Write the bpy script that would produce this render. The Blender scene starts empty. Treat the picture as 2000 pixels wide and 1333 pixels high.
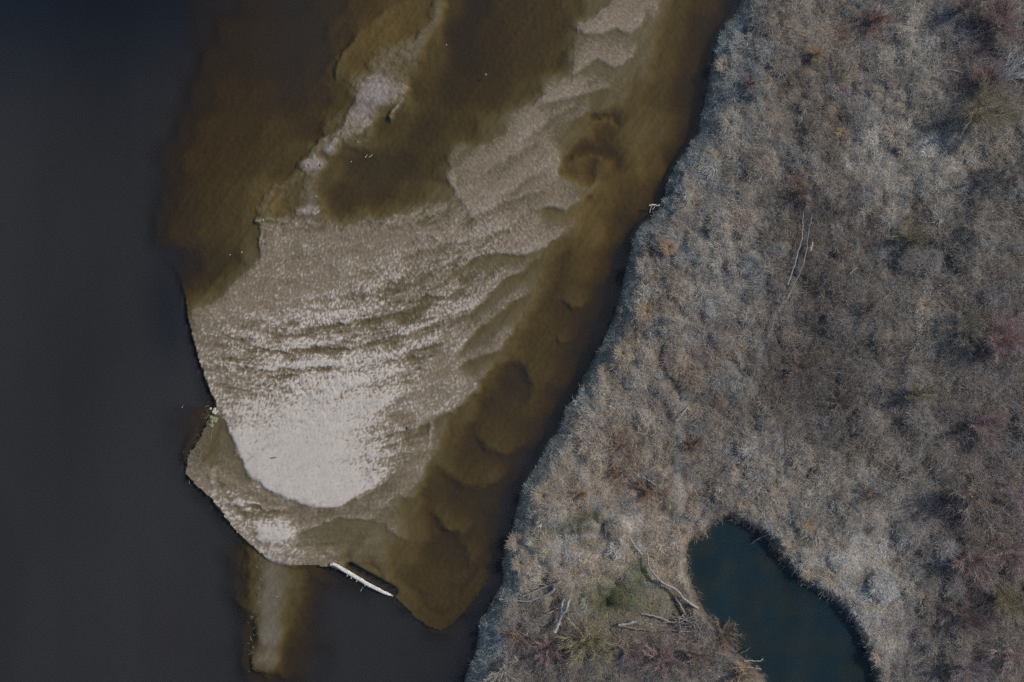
import bpy, math
import numpy as np
from mathutils import Vector

rng = np.random.default_rng(7)
scene = bpy.context.scene
C = scene.collection
H = 66.7            # drone height above the river in metres
S = 20.0            # one metre at water level spans 20 photo pixels

# ------------------------------------------------------------------ helpers
def w2(px, py, z=0.0):
    k = (H - z) / H / S
    return (px - 1000.0) * k, (666.5 - py) * k

def W(px, py, z=0.0):
    x, y = w2(px, py, z)
    return Vector((x, y, z))

def smooth(a, b, x):
    t = np.clip((x - a) / (b - a), 0, 1)
    return t * t * (3 - 2 * t)

_tabs = {}
def vnoise(x, y, seed=0):
    """gradient noise, about -1..1"""
    if seed not in _tabs:
        r = np.random.default_rng(1000 + seed)
        a = r.random((256, 256)) * 2 * np.pi
        _tabs[seed] = (np.cos(a), np.sin(a))
    gx, gy = _tabs[seed]
    x = np.asarray(x, float); y = np.asarray(y, float)
    xi = np.floor(x).astype(int); yi = np.floor(y).astype(int)
    xf = x - xi; yf = y - yi
    u = xf * xf * xf * (xf * (xf * 6 - 15) + 10)
    v = yf * yf * yf * (yf * (yf * 6 - 15) + 10)
    def g(ix, iy, dx, dy):
        ix = ix & 255; iy = iy & 255
        return gx[ix, iy] * dx + gy[ix, iy] * dy
    a = g(xi, yi, xf, yf); b = g(xi + 1, yi, xf - 1, yf)
    c = g(xi, yi + 1, xf, yf - 1); d = g(xi + 1, yi + 1, xf - 1, yf - 1)
    return (a + (b - a) * u + (c - a) * v + (a - b - c + d) * u * v) * 1.5

def fbm(x, y, seed=0, octaves=4, gain=0.5):
    t = 0; amp = 1; n = 0
    for o in range(octaves):
        t = t + amp * vnoise(x * 2 ** o + 17.3 * o, y * 2 ** o - 9.1 * o, seed + o)
        n += amp; amp *= gain
    return t / n

def polyline_dist(px, py, pts):
    """distance to a polyline, signed side (+ = left of travel with y down flipped), position along it 0..1"""
    pts = np.asarray(pts, float)
    best = np.full(px.shape, 1e9); side = np.ones(px.shape); tt = np.zeros(px.shape)
    seg = np.hypot(*(pts[1:] - pts[:-1]).T); cum = np.concatenate([[0], np.cumsum(seg)]); tot = cum[-1]
    for i in range(len(pts) - 1):
        ax, ay = pts[i]; bx, by = pts[i + 1]
        dx, dy = bx - ax, by - ay; L2 = dx * dx + dy * dy + 1e-9
        t = np.clip(((px - ax) * dx + (py - ay) * dy) / L2, 0, 1)
        qx = px - (ax + t * dx); qy = py - (ay + t * dy)
        d = qx * qx + qy * qy
        cr = dx * (py - ay) - dy * (px - ax)
        m = d < best - 1e-6
        best = np.where(m, d, best); side = np.where(m, np.sign(cr), side)
        tt = np.where(m, (cum[i] + t * seg[i]) / tot, tt)
    return np.sqrt(best), side, tt

def inside_poly(px, py, pts):
    pts = np.asarray(pts, float); n = len(pts)
    r = np.zeros(px.shape, bool); j = n - 1
    for i in range(n):
        xi, yi = pts[i]; xj, yj = pts[j]
        if yi != yj:
            c = ((yi > py) != (yj > py)) & (px < (xj - xi) * (py - yi) / (yj - yi) + xi)
            r ^= c
        j = i
    return r

def sdf(px, py, pts):
    """positive inside"""
    pp = list(pts) + [pts[0]]
    d, _, _ = polyline_dist(px, py, pp)
    return np.where(inside_poly(px, py, pts), d, -d)

def mesh_np(name, verts, quads, mat, cols=None, tris=None, smooth_shade=False, link=True):
    verts = np.ascontiguousarray(verts, np.float32)
    me = bpy.data.meshes.new(name)
    faces = []; 
    nq = 0 if quads is None else len(quads); nt = 0 if tris is None else len(tris)
    me.vertices.add(len(verts)); me.vertices.foreach_set('co', verts.ravel())
    idx = []
    if nq: idx.append(np.asarray(quads, np.int32).ravel())
    if nt: idx.append(np.asarray(tris, np.int32).ravel())
    idx = np.concatenate(idx)
    me.loops.add(len(idx)); me.loops.foreach_set('vertex_index', idx)
    me.polygons.add(nq + nt)
    starts = np.concatenate([np.arange(nq, dtype=np.int32) * 4, nq * 4 + np.arange(nt, dtype=np.int32) * 3])
    me.polygons.foreach_set('loop_start', starts.astype(np.int32))
    if smooth_shade:
        me.polygons.foreach_set('use_smooth', np.ones(nq + nt, bool))
    if cols is not None:
        a = me.color_attributes.new('Col', 'FLOAT_COLOR', 'POINT')
        c = np.ones((len(verts), 4), np.float32); c[:, :np.shape(cols)[1]] = cols
        a.data.foreach_set('color', c.ravel())
    me.update(calc_edges=True)
    me.materials.append(mat)
    o = bpy.data.objects.new(name, me)
    if link: C.objects.link(o)
    return o

def tag(o, label, cat, group=None):
    o['label'] = label; o['category'] = cat
    if group: o['group'] = group
    return o

def setting(o, kind='structure'):
    o['kind'] = kind
    return o

def empty(name, loc):
    o = bpy.data.objects.new(name, None); C.objects.link(o); o.location = loc
    o.empty_display_size = 0.2
    return o

def child(o, parent):
    o.parent = parent
    return o

# ------------------------------------------------------------------ materials
def nt_mat(name):
    m = bpy.data.materials.new(name); m.use_nodes = True
    nt = m.node_tree; nt.nodes.clear()
    return m, nt, nt.nodes.new('ShaderNodeOutputMaterial')

def attr_mat(name, rough=0.9, spec=0.2, bump=None, grain=None, transl=0.0):
    m, nt, out = nt_mat(name)
    b = nt.nodes.new('ShaderNodeBsdfPrincipled')
    b.inputs['Roughness'].default_value = rough
    b.inputs['Specular IOR Level'].default_value = spec
    at = nt.nodes.new('ShaderNodeAttribute'); at.attribute_name = 'Col'
    col = at.outputs['Color']
    if grain:
        sc, amt = grain
        tc = nt.nodes.new('ShaderNodeNewGeometry')
        n = nt.nodes.new('ShaderNodeTexNoise'); n.inputs['Scale'].default_value = sc; n.inputs['Detail'].default_value = 3
        nt.links.new(tc.outputs['Position'], n.inputs['Vector'])
        mr = nt.nodes.new('ShaderNodeMapRange'); mr.inputs[1].default_value = 0.25; mr.inputs[2].default_value = 0.75
        mr.inputs[3].default_value = 1 - amt; mr.inputs[4].default_value = 1 + amt
        nt.links.new(n.outputs['Fac'], mr.inputs[0])
        mx = nt.nodes.new('ShaderNodeVectorMath'); mx.operation = 'SCALE'
        nt.links.new(col, mx.inputs[0]); nt.links.new(mr.outputs[0], mx.inputs['Scale'])
        col = mx.outputs[0]
        if bump:
            bp = nt.nodes.new('ShaderNodeBump'); bp.inputs['Strength'].default_value = bump; bp.inputs['Distance'].default_value = 0.03
            nt.links.new(n.outputs['Fac'], bp.inputs['Height']); nt.links.new(bp.outputs[0], b.inputs['Normal'])
    nt.links.new(col, b.inputs['Base Color'])
    nt.links.new(b.outputs[0], out.inputs['Surface'])
    return m

def water_mat(name, murk, murk_amt, absorb, density, patches):
    m, nt, out = nt_mat(name)
    N = nt.nodes; L = nt.links
    geo = N.new('ShaderNodeNewGeometry')
    tr = N.new('ShaderNodeBsdfTransparent')
    df = N.new('ShaderNodeBsdfDiffuse'); df.inputs['Color'].default_value = (*murk, 1)
    at = N.new('ShaderNodeAttribute'); at.attribute_name = 'Col'
    gl = N.new('ShaderNodeBsdfGlossy'); gl.inputs['Roughness'].default_value = 0.12
    fr = N.new('ShaderNodeFresnel'); fr.inputs['IOR'].default_value = 1.33
    n1 = N.new('ShaderNodeTexNoise'); n1.inputs['Scale'].default_value = 2.2; n1.inputs['Detail'].default_value = 4
    mp = N.new('ShaderNodeMapping'); mp.inputs['Rotation'].default_value = (0, 0, 0.5); mp.inputs['Scale'].default_value = (0.7, 1.6, 1)
    L.new(geo.outputs['Position'], mp.inputs['Vector']); L.new(mp.outputs[0], n1.inputs['Vector'])
    bp = N.new('ShaderNodeBump'); bp.inputs['Strength'].default_value = 0.25; bp.inputs['Distance'].default_value = 0.05
    L.new(n1.outputs['Fac'], bp.inputs['Height'])
    L.new(bp.outputs[0], gl.inputs['Normal']); L.new(bp.outputs[0], fr.inputs['Normal'])
    # silt clouds of uneven density: the alpha of the attribute is how much the water hides
    n2 = N.new('ShaderNodeTexNoise'); n2.inputs['Scale'].default_value = patches; n2.inputs['Detail'].default_value = 5
    mp2 = N.new('ShaderNodeMapping'); mp2.inputs['Scale'].default_value = (1.9, .55, 1); mp2.inputs['Rotation'].default_value = (0, 0, -.25)
    L.new(geo.outputs['Position'], mp2.inputs['Vector']); L.new(mp2.outputs[0], n2.inputs['Vector'])
    mr = N.new('ShaderNodeMapRange'); mr.inputs[1].default_value = 0.3; mr.inputs[2].default_value = 0.7
    mr.inputs[3].default_value = 0.82; mr.inputs[4].default_value = 1.18
    L.new(n2.outputs['Fac'], mr.inputs[0])
    sc_ = N.new('ShaderNodeVectorMath'); sc_.operation = 'SCALE'
    L.new(at.outputs['Color'], sc_.inputs[0]); L.new(mr.outputs[0], sc_.inputs['Scale']); L.new(sc_.outputs[0], df.inputs['Color'])
    m1 = N.new('ShaderNodeMixShader'); m2 = N.new('ShaderNodeMixShader')
    L.new(at.outputs['Alpha'], m1.inputs[0]); L.new(tr.outputs[0], m1.inputs[1]); L.new(df.outputs[0], m1.inputs[2])
    bfm = N.new('ShaderNodeMath'); bfm.operation = 'SUBTRACT'; bfm.inputs[0].default_value = 1.0; L.new(geo.outputs['Backfacing'], bfm.inputs[1])
    frm = N.new('ShaderNodeMath'); frm.operation = 'MULTIPLY'; L.new(fr.outputs[0], frm.inputs[0]); L.new(bfm.outputs[0], frm.inputs[1])   # light leaving the water is not turned back
    L.new(frm.outputs[0], m2.inputs[0]); L.new(m1.outputs[0], m2.inputs[1]); L.new(gl.outputs[0], m2.inputs[2])
    L.new(m2.outputs[0], out.inputs['Surface'])
    va = N.new('ShaderNodeVolumeAbsorption'); va.inputs['Color'].default_value = (*absorb, 1); va.inputs['Density'].default_value = density
    L.new(va.outputs[0], out.inputs['Volume'])
    return m

M_sand = attr_mat('wet_and_dry_sand', rough=0.85, spec=0.25, grain=(14, 0.10), bump=0.3)
M_soil = attr_mat('littered_soil', rough=1.0, spec=0.1, grain=(6, 0.6), bump=0.8)
M_blade = attr_mat('dry_blades', rough=0.85, spec=0.15)
M_twig = attr_mat('bare_twigs', rough=0.9, spec=0.15)
M_wood = attr_mat('weathered_wood', rough=0.9, spec=0.12, grain=(7, 0.42), bump=0.7)
M_stone = attr_mat('pale_stone', rough=0.9, spec=0.2, grain=(20, 0.2))
M_river = water_mat('river_water', (0.3, 0.28, 0.26), 0.085, (0.60, 0.485, 0.05), 1.80, 0.035)
M_pond = water_mat('pond_water', (0.05, 0.14, 0.16), 0.20, (0.1, 0.45, 0.4), 2.0, 0.16)

# ------------------------------------------------------------------ outlines traced in photo pixels
BANK = [(1660, -620), (1600, -420), (1520, -230), (1475, -120), (1460, -60), (1445, 0), (1437, 20), (1415, 50), (1400, 75), (1392, 110), (1384, 150), (1378, 190), (1370, 225),
        (1362, 255), (1345, 285), (1320, 320), (1305, 350), (1298, 380), (1288, 405), (1270, 425), (1250, 440), (1235, 465),
        (1228, 500), (1222, 530), (1212, 570), (1200, 610), (1188, 645), (1175, 670), (1160, 700), (1140, 735), (1125, 770),
        (1105, 795), (1098, 815), (1085, 845), (1065, 870), (1050, 900), (1032, 930), (1015, 960), (1008, 1000), (998, 1040),
        (985, 1075), (980, 1110), (983, 1140), (965, 1165), (950, 1195), (930, 1215), (935, 1240), (925, 1280), (912, 1310),
        (905, 1340), (890, 1400), (876, 1480), (840, 1620), (815, 1800), (790, 1960)]
LAND = BANK + [(2900, 1960), (2900, -620)]
POND = [(1345, 1080), (1349, 1062), (1365, 1052), (1382, 1048), (1390, 1030), (1405, 1020), (1424, 1015), (1450, 1024),
        (1480, 1043), (1500, 1062), (1525, 1098), (1560, 1135), (1600, 1160), (1640, 1190), (1665, 1220), (1684, 1265),
        (1700, 1310), (1715, 1360), (1730, 1440), (1560, 1440), (1505, 1345), (1478, 1303), (1446, 1277), (1420, 1250), (1402, 1217),
        (1376, 1187), (1360, 1152), (1347, 1120)]

# ------------------------------------------------------------------ river bed: soundings (row y : x, height ...)
SOUND = {
 -300: [(300,-2.6),(520,-1.9),(650,-1.1),(800,-.5),(900,-.3),(1000,-.8),(1160,-.5),(1330,.03),(1400,-.3),(1500,-.6),(1560,-1.4)],
 -60: [(280,-2.6),(430,-1.9),(560,-1.1),(700,-.5),(800,-.3),(900,-.8),(1060,-.5),(1230,.03),(1300,-.3),(1400,-.6),(1465,-1.4)],
 0: [(300,-2.6),(420,-1.9),(480,-1.5),(560,-1.1),(640,-.75),(700,-.5),(760,-.26),(820,-.28),(870,-.4),(920,-.85),(1000,-.55),(1060,-.5),(1120,-.35),(1160,-.12),(1220,.03),(1270,-.12),(1320,-.35),(1380,-.5),(1420,-.9),(1445,-1.4)],
 60: [(330,-2.6),(400,-2.0),(420,-1.5),(480,-1.3),(540,-1.4),(600,-.9),(660,-.55),(710,-.28),(760,-.24),(800,-.3),(840,-.2),(900,-.8),(960,-.6),(1020,-.5),(1080,-.5),(1130,-.1),(1200,.02),(1250,-.2),(1320,-.4),(1370,-.7),(1395,-1.4)],
 120: [(360,-2.2),(400,-1.7),(450,-1.4),(500,-1.3),(560,-.95),(620,-.75),(655,-.3),(690,-.35),(740,-.04),(790,-.08),(830,-.35),(900,-.75),(960,-.6),(1030,-.5),(1090,-.45),(1130,.02),(1190,.02),(1240,-.15),(1290,-.4),(1350,-.7),(1380,-1.3)],
 180: [(330,-2.4),(380,-1.7),(430,-1.3),(500,-1.0),(560,-.8),(620,-.65),(660,-.4),(695,.03),(740,.07),(785,.03),(815,-.4),(880,-.6),(960,-.55),(1030,-.35),(1070,0),(1130,.03),(1190,0),(1230,-.3),(1290,-.5),(1350,-.8),(1375,-1.4)],
 250: [(310,-2.4),(345,-1.7),(400,-1.15),(470,-.95),(540,-.75),(600,-.6),(645,-.15),(675,.03),(715,.03),(755,-.35),(820,-.55),(900,-.4),(960,-.15),(1010,.02),(1070,.04),(1130,.02),(1180,-.5),(1240,-.35),(1290,-.4),(1340,-.7),(1362,-1.3)],
 320: [(290,-2.4),(322,-1.72),(375,-1.1),(450,-.85),(530,-.65),(575,-.35),(605,.03),(640,-.2),(700,-.55),(780,-.6),(850,-.45),(900,0),(960,.03),(1020,.03),(1070,.02),(1115,-.25),(1180,-.45),(1240,-.3),(1290,-.45),(1315,-1.1)],
 390: [(285,-2.4),(312,-1.72),(350,-1.2),(400,-1.0),(460,-.65),(500,-.4),(520,-.2),(560,-.2),(610,-.08),(660,-.55),(740,-.55),(800,-.35),(850,-.1),(900,.02),(960,.05),(1030,.04),(1090,.03),(1130,-.15),(1180,-.28),(1230,-.5),(1260,-.6),(1285,-1.1)],
 450: [(270,-2.5),(304,-1.72),(340,-1.2),(385,-.9),(450,-.6),(495,-.45),(520,.02),(580,.02),(640,.02),(720,.02),(800,.02),(880,.04),(950,.06),(1020,.03),(1080,0),(1110,-.3),(1160,-.28),(1200,-.5),(1230,-1.2)],
 520: [(270,-2.6),(320,-2.0),(352,-.9),(400,-.6),(450,-.5),(490,-.1),(540,.02),(600,.03),(680,.05),(760,.05),(840,.03),(920,.04),(980,.02),(1030,-.1),(1080,-.5),(1140,-.35),(1180,-.6),(1215,-1.4)],
 590: [(290,-2.6),(340,-2.2),(370,-.55),(420,-.12),(470,.02),(540,.04),(620,.05),(700,.05),(780,.03),(860,.04),(930,.05),(980,0),(1020,-.4),(1080,-.5),(1130,-.4),(1170,-.7),(1200,-1.5)],
 660: [(300,-2.6),(355,-2.2),(388,.02),(430,.04),(500,.05),(580,.06),(660,.05),(740,.03),(820,.05),(900,.05),(950,.03),(990,-.05),(1030,-.5),(1090,-.5),(1140,-.7),(1180,-1.5)],
 730: [(310,-2.6),(375,-2.2),(410,.07),(450,.06),(520,.08),(600,.13),(680,.15),(760,.12),(820,.05),(880,.03),(930,.02),(990,-.75),(1050,-.5),(1110,-.7),(1140,-1.5)],
 800: [(330,-2.4),(380,-1.3),(410,-.5),(440,.1),(500,.12),(580,.18),(660,.19),(740,.14),(800,.07),(860,.02),(900,-.15),(960,-.55),(1020,-.5),(1070,-.6),(1105,-1.4)],
 860: [(330,-2.2),(370,-.6),(400,-.04),(440,.0),(480,.16),(560,.2),(640,.21),(710,.15),(770,.07),(820,-.02),(860,-.3),(920,-.55),(980,-.45),(1040,-.6),(1070,-1.4)],
 920: [(330,-2.2),(370,.02),(400,.03),(440,.02),(470,.03),(520,.21),(560,.22),(600,.23),(640,.22),(680,.18),(730,.08),(800,.0),(840,-.25),(900,-.5),(950,-.4),(1000,-.65),(1030,-1.4)],
 955: [(560,.2),(600,.22),(640,.22),(670,.16)],
 980: [(350,-2.3),(395,-.9),(430,.06),(470,.07),(530,.05),(640,.19),(700,0),(760,0),(800,-.05),(840,-.4),(900,-.55),(960,-.55),(1005,-1.4)],
 1006: [(580,.01),(640,.0)],
 1040: [(380,-2.3),(435,-1.2),(478,.09),(520,.18),(560,.16),(600,.02),(660,-.02),(720,0),(770,-.02),(810,-.15),(850,-.45),(920,-.5),(960,-.8),(990,-1.5)],
 1090: [(420,-2.4),(478,-1.2),(535,.10),(580,.07),(640,.03),(700,-.02),(740,0),(780,-.25),(840,-.5),(910,-.5),(950,-.7),(980,-1.5)],
 1130: [(430,-2.2),(480,-.8),(520,-.05),(545,-.05),(590,-.6),(650,-.9),(715,-.9),(750,-.06),(790,-.45),(850,-.45),(900,-.5),(940,-.8),(965,-1.6)],
 1180: [(430,-2.2),(475,-.8),(515,-.05),(540,-.05),(580,-.5),(640,-.8),(690,-1.5),(745,-1.9),(790,-.6),(850,-.45),(890,-.5),(925,-1.2),(945,-1.7)],
 1240: [(430,-2),(470,-.7),(505,-.05),(535,-.05),(570,-.5),(620,-1),(700,-2.2),(780,-2.2),(855,-.8),(900,-2),(930,-2.2)],
 1300: [(430,-1.8),(475,-.6),(505,-.06),(535,-.06),(570,-.7),(620,-1.5),(700,-2.3),(800,-2.3),(900,-2.3)],
 1350: [(430,-1.9),(500,-.9),(560,-1.2),(650,-2.3),(780,-2.4),(900,-2.3)],
 1420: [(430,-2.2),(560,-2.2),(700,-2.4),(880,-2.3)],
}
# slip faces and scarps: (crest height, trough depth, reach in px, direction of the high side, points)
STEPS = [
 # western scarp of the big bar and its tongue
 (.10, .10, 26, (1, -.3), [(418,770),(441,826),(468,892),(486,928),(534,961),(582,982),(639,995),(651,994),(690,973),(729,952),(780,904),(798,874)]),
 # lower shelf
 (.04, .06, 26, (0, -1), [(510,1072),(528,1066),(579,1042),(639,1018),(660,1012),(720,1015),(750,1027),(762,1045),(792,1060),(812,1067)]),
 (.05, .12, 24, (-1, -.5), [(840,890),(828,916),(831,955),(804,976),(786,973),(775,960)]),
 # inner slip faces of the tongue
 (.03, .06, 18, (-.2, -1), [(600,790),(654,772),(690,754),(750,739),(800,715)]),
 (.03, .06, 18, (-.4, -1), [(640,850),(690,838),(735,811),(768,784),(800,760)]),
 (.03, .06, 18, (-.4, -1), [(600,915),(666,898),(690,886),(720,860)]),
 # scalloped eastern edge, going downstream
 (0.055, 0.100, 34, (-.2, -1), [(1110,50),(1129,57),(1138,67),(1159,66),(1204,57),(1228,69),(1250,50),(1262,10)]),
 (0.055, 0.100, 34, (-.2, -1), [(1100,150),(1117,147),(1165,117),(1174,123),(1201,133),(1237,114),(1245,90),(1238,70)]),
 (0.055, 0.100, 34, (-.2, -1), [(1040,210),(1057,204),(1100,192),(1135,186),(1189,174),(1198,150)]),
 (0.055, 0.100, 34, (-.2, -1), [(1090,255),(1120,235),(1147,222),(1172,226),(1189,222),(1200,190)]),
 (0.060, 0.170, 34, (-.8, -.6), [(1148,262),(1132,276),(1096,318),(1090,339),(1094,355)]),
 (0.060, 0.170, 34, (-.5, -1), [(1160,360),(1153,378),(1142,388),(1115,407),(1097,412),(1067,408),(1040,412)]),
 (0.060, 0.170, 34, (-.3, -1), [(1125,440),(1109,452),(1067,484),(1010,503),(980,497),(950,497),(905,518),(870,524)]),
 (0.060, 0.170, 34, (-.4, -1), [(1072,482),(1064,491),(1016,533),(980,548),(950,584),(920,611),(881,626),(850,640)]),
 (0.060, 0.170, 34, (-.4, -1), [(1046,560),(1034,578),(995,595),(968,620),(932,644),(899,683),(880,700)]),
 (0.060, 0.170, 34, (-.4, -1), [(1008,630),(998,650),(974,686),(914,707),(885,725)]),
 (0.060, 0.170, 34, (-.5, -1), [(985,705),(965,716),(944,739),(911,763),(878,799),(830,823),(800,850)]),
 (0.035, 0.060, 30, (1, -.3), [(866,330),(875,350),(893,386),(920,425),(935,440)]),
 (0.025, 0.050, 30, (.3, -1), [(905,240),(910,290),(884,315),(889,360),(898,392)]),
 # shingled bands across the middle of the bar
 (.035, .07, 24, (-.2, -1), [(770,508),(800,497),(845,484),(890,478),(920,470),(945,462)]),
 (.035, .07, 22, (-.3, -1), [(915,478),(929,470),(968,452),(1000,448)]),
 (.035, .07, 24, (-.2, -1), [(740,552),(800,542),(860,530),(881,530),(915,520)]),
 (.035, .07, 24, (-.2, -1), [(660,585),(720,572),(760,562),(800,555),(850,540)]),
 (.035, .07, 24, (-.2, -1), [(690,618),(740,604),(800,584),(845,572),(872,557)]),
 (.035, .07, 24, (-.1, -1), [(580,645),(640,634),(730,620),(790,610),(850,595)]),
 (.035, .07, 24, (-.2, -1), [(740,668),(800,653),(845,638),(878,626)]),
 (.035, .07, 24, (-.1, -1), [(520,690),(600,680),(680,668),(740,655)]),
 (.035, .07, 24, (-.2, -1), [(690,712),(760,700),(820,680),(870,664)]),
 (.03, .06, 22, (0, -1), [(470,735),(540,728),(620,722),(680,716)]),
 (.035, .07, 22, (-.5, -1), [(960,395),(1000,370),(1040,345),(1075,322)]),
 (.035, .07, 22, (-.5, -1), [(930,350),(975,318),(1020,296),(1060,270)]),
 (.035, .07, 22, (-.5, -1), [(1010,285),(1050,250),(1090,225),(1130,205)]),
 (.035, .07, 22, (-.5, -1), [(880,450),(930,420),(985,398),(1030,380),(1080,370)]),
 # submerged lobes in the side channel
 (.12, .16, 30, (-.2, -1), [(1080,590),(1100,593),(1118,604),(1133,606),(1150,590),(1165,550)]),
 (.10, .16, 26, (0, -1), [(1080,655),(1095,672),(1109,676),(1122,660),(1135,630)]),
 (.10, .20, 34, (1, 0), [(960,716),(1005,712),(1026,726),(1034,748),(1030,780),(1010,800)]),
 (.12, .18, 30, (.3, -1), [(915,845),(938,868),(962,887),(992,897),(1018,880),(1035,850)]),
 (.12, .18, 32, (0, -1), [(850,905),(872,931),(899,952),(932,961),(956,955),(985,935),(1005,905)]),
 (.10, .16, 30, (.4, -1), [(828,985),(850,1015),(870,1040),(905,1045),(930,1020)]),
 (.10, .14, 40, (1, -.5), [(850,1030),(885,1050),(910,1090),(915,1130)]),
 (.10, .16, 30, (.6, .6), [(1158,400),(1150,380),(1158,330),(1175,310)]),
 (.15, .25, 26, (.3, 1), [(1150,235),(1165,232),(1195,232),(1205,250)]),
 (.15, .3, 30, (1, .5), [(1098,322),(1120,305),(1150,296),(1175,300),(1196,312),(1196,345)]),
 # ochre bars and the narrow island upstream
 (.06, .13, 26, (.5, .6), [(655,165),(650,145),(648,110),(700,60),(738,25),(780,0),(830,-30)]),
 (.12, .18, 20, (.9, -.4), [(648,165),(655,120),(672,92),(700,70)]),
 (.06, .10, 20, (1, .2), [(735,140),(712,150),(694,185),(676,225),(664,250),(640,262),(612,285),(598,300),(588,330),(560,350),(515,388),(503,428),(508,470),(512,500)]),
 (.06, .16, 18, (-1, -.2), [(792,130),(800,168),(792,185),(770,205),(742,235),(705,262),(672,262)]),
 (.05, .12, 16, (-.8, -.5), [(664,268),(656,290),(632,320),(622,332),(615,332)]),
 # low submerged spit below the shelf
 (.02, .10, 20, (1, 0), [(510,1100),(508,1130),(500,1180),(490,1230),(486,1270),(488,1315),(515,1320),(545,1312)]),
 (.02, .08, 18, (-1, 0), [(575,1115),(566,1150),(558,1180),(548,1200),(552,1240),(545,1290),(540,1315)]),
]

WEST = [(288,455,-1.05,.2,.03),(300,486,-.9,.4,.05),(318,502,-.75,.5,.06),(342,530,-.6,.6,.06),(356,570,-.42,.7,.06),(364,610,-.06,.8,.06),(376,660,.04,.8,.05),(392,715,.07,.7,.05),
 (412,765,.09,.6,.035),(426,795,.08,.4,.022),(412,815,-.1,.2,.016),(395,840,-.06,.15,.016),(382,870,-.02,.15,.017),(364,890,.02,.2,.022),(361,928,.05,.3,.035),(387,955,.06,.4,.05),(420,982,.06,.5,.05),
 (450,1030,.06,.5,.05),(480,1057,.07,.5,.045),(505,1080,.07,.4,.02),(528,1095,.07,.3,.014),(570,1105,.06,.4,.013),(640,1105,.04,.5,.016),(700,1133,-.02,.6,.03),(768,1164,-.22,.5,.035),(805,1210,-.38,.35,.05),
 (835,1230,-.46,.2,.03),(858,1240,-.48,.2,.028),(880,1229,-.48,.2,.03),(910,1198,-.5,.2,.03),(935,1165,-.5,.3,.04),(952,1140,-.55,.25,.03),(972,1095,-.6,.2,.03)]

PALE = [(1290,-300),(1203,-60),(1203,0),(1165,30),(1132,48),(1128,75),(1120,120),(1115,148),(1090,165),(1060,190),(1015,215),(1000,238),(1008,255),(960,275),(912,300),(888,318),(870,345),(890,390),(850,398),(800,412),(740,430),
 (640,448),(515,438),(510,500),(470,540),(430,580),(376,608),(378,660),(430,805),(480,920),(580,982),(640,995),(700,1000),(770,1000),(800,960),(840,900),(880,800),(945,738),(1000,650),(1040,575),(1070,490),(1110,452),(1140,392),(1150,372),
 (1092,342),(1100,315),(1135,275),(1150,225),(1185,212),(1214,180),(1222,150),(1256,112),(1264,80),(1280,35),(1292,0),(1290,-60),(1380,-300)]
# narrow ridges and gravel knolls: points, half width, height
RIDGES = [([(672,255),(650,265),(632,276),(616,296),(604,310)], 4, -.02), ([(590,335),(572,348),(545,364),(522,384),(508,410)], 6, -.08), ([(640,292),(655,276)], 7, .06), ([(602,323),(618,322)], 9, .08),
 ([(586,414),(602,412),(614,410)], 7, .05), ([(504,428),(530,429),(562,431),(600,438)], 4, .02), ([(512,438),(508,465),(511,495)], 3.5, .03), ([(740,128),(770,108),(800,96)], 14, -.03),
 ([(800,110),(826,70),(846,40),(856,10)], 7, -.03), ([(795,170),(780,196),(774,212),(762,228)], 3, .02),
 ([(700,972),(729,952),(760,925),(780,904),(796,874),(806,845),(820,828),(843,814),(875,800),(897,781),(925,757)], 6, .055),
 ([(560,1052),(579,1040),(639,1016),(660,1010),(700,1012),(722,1014)], 4, .03), ([(420,960),(412,940),(420,915)], 6, .05), ([(770,870),(800,780),(850,745),(880,700)], 6, .06),
 ([(838,880),(842,830),(838,800)], 4, .05)]

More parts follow.
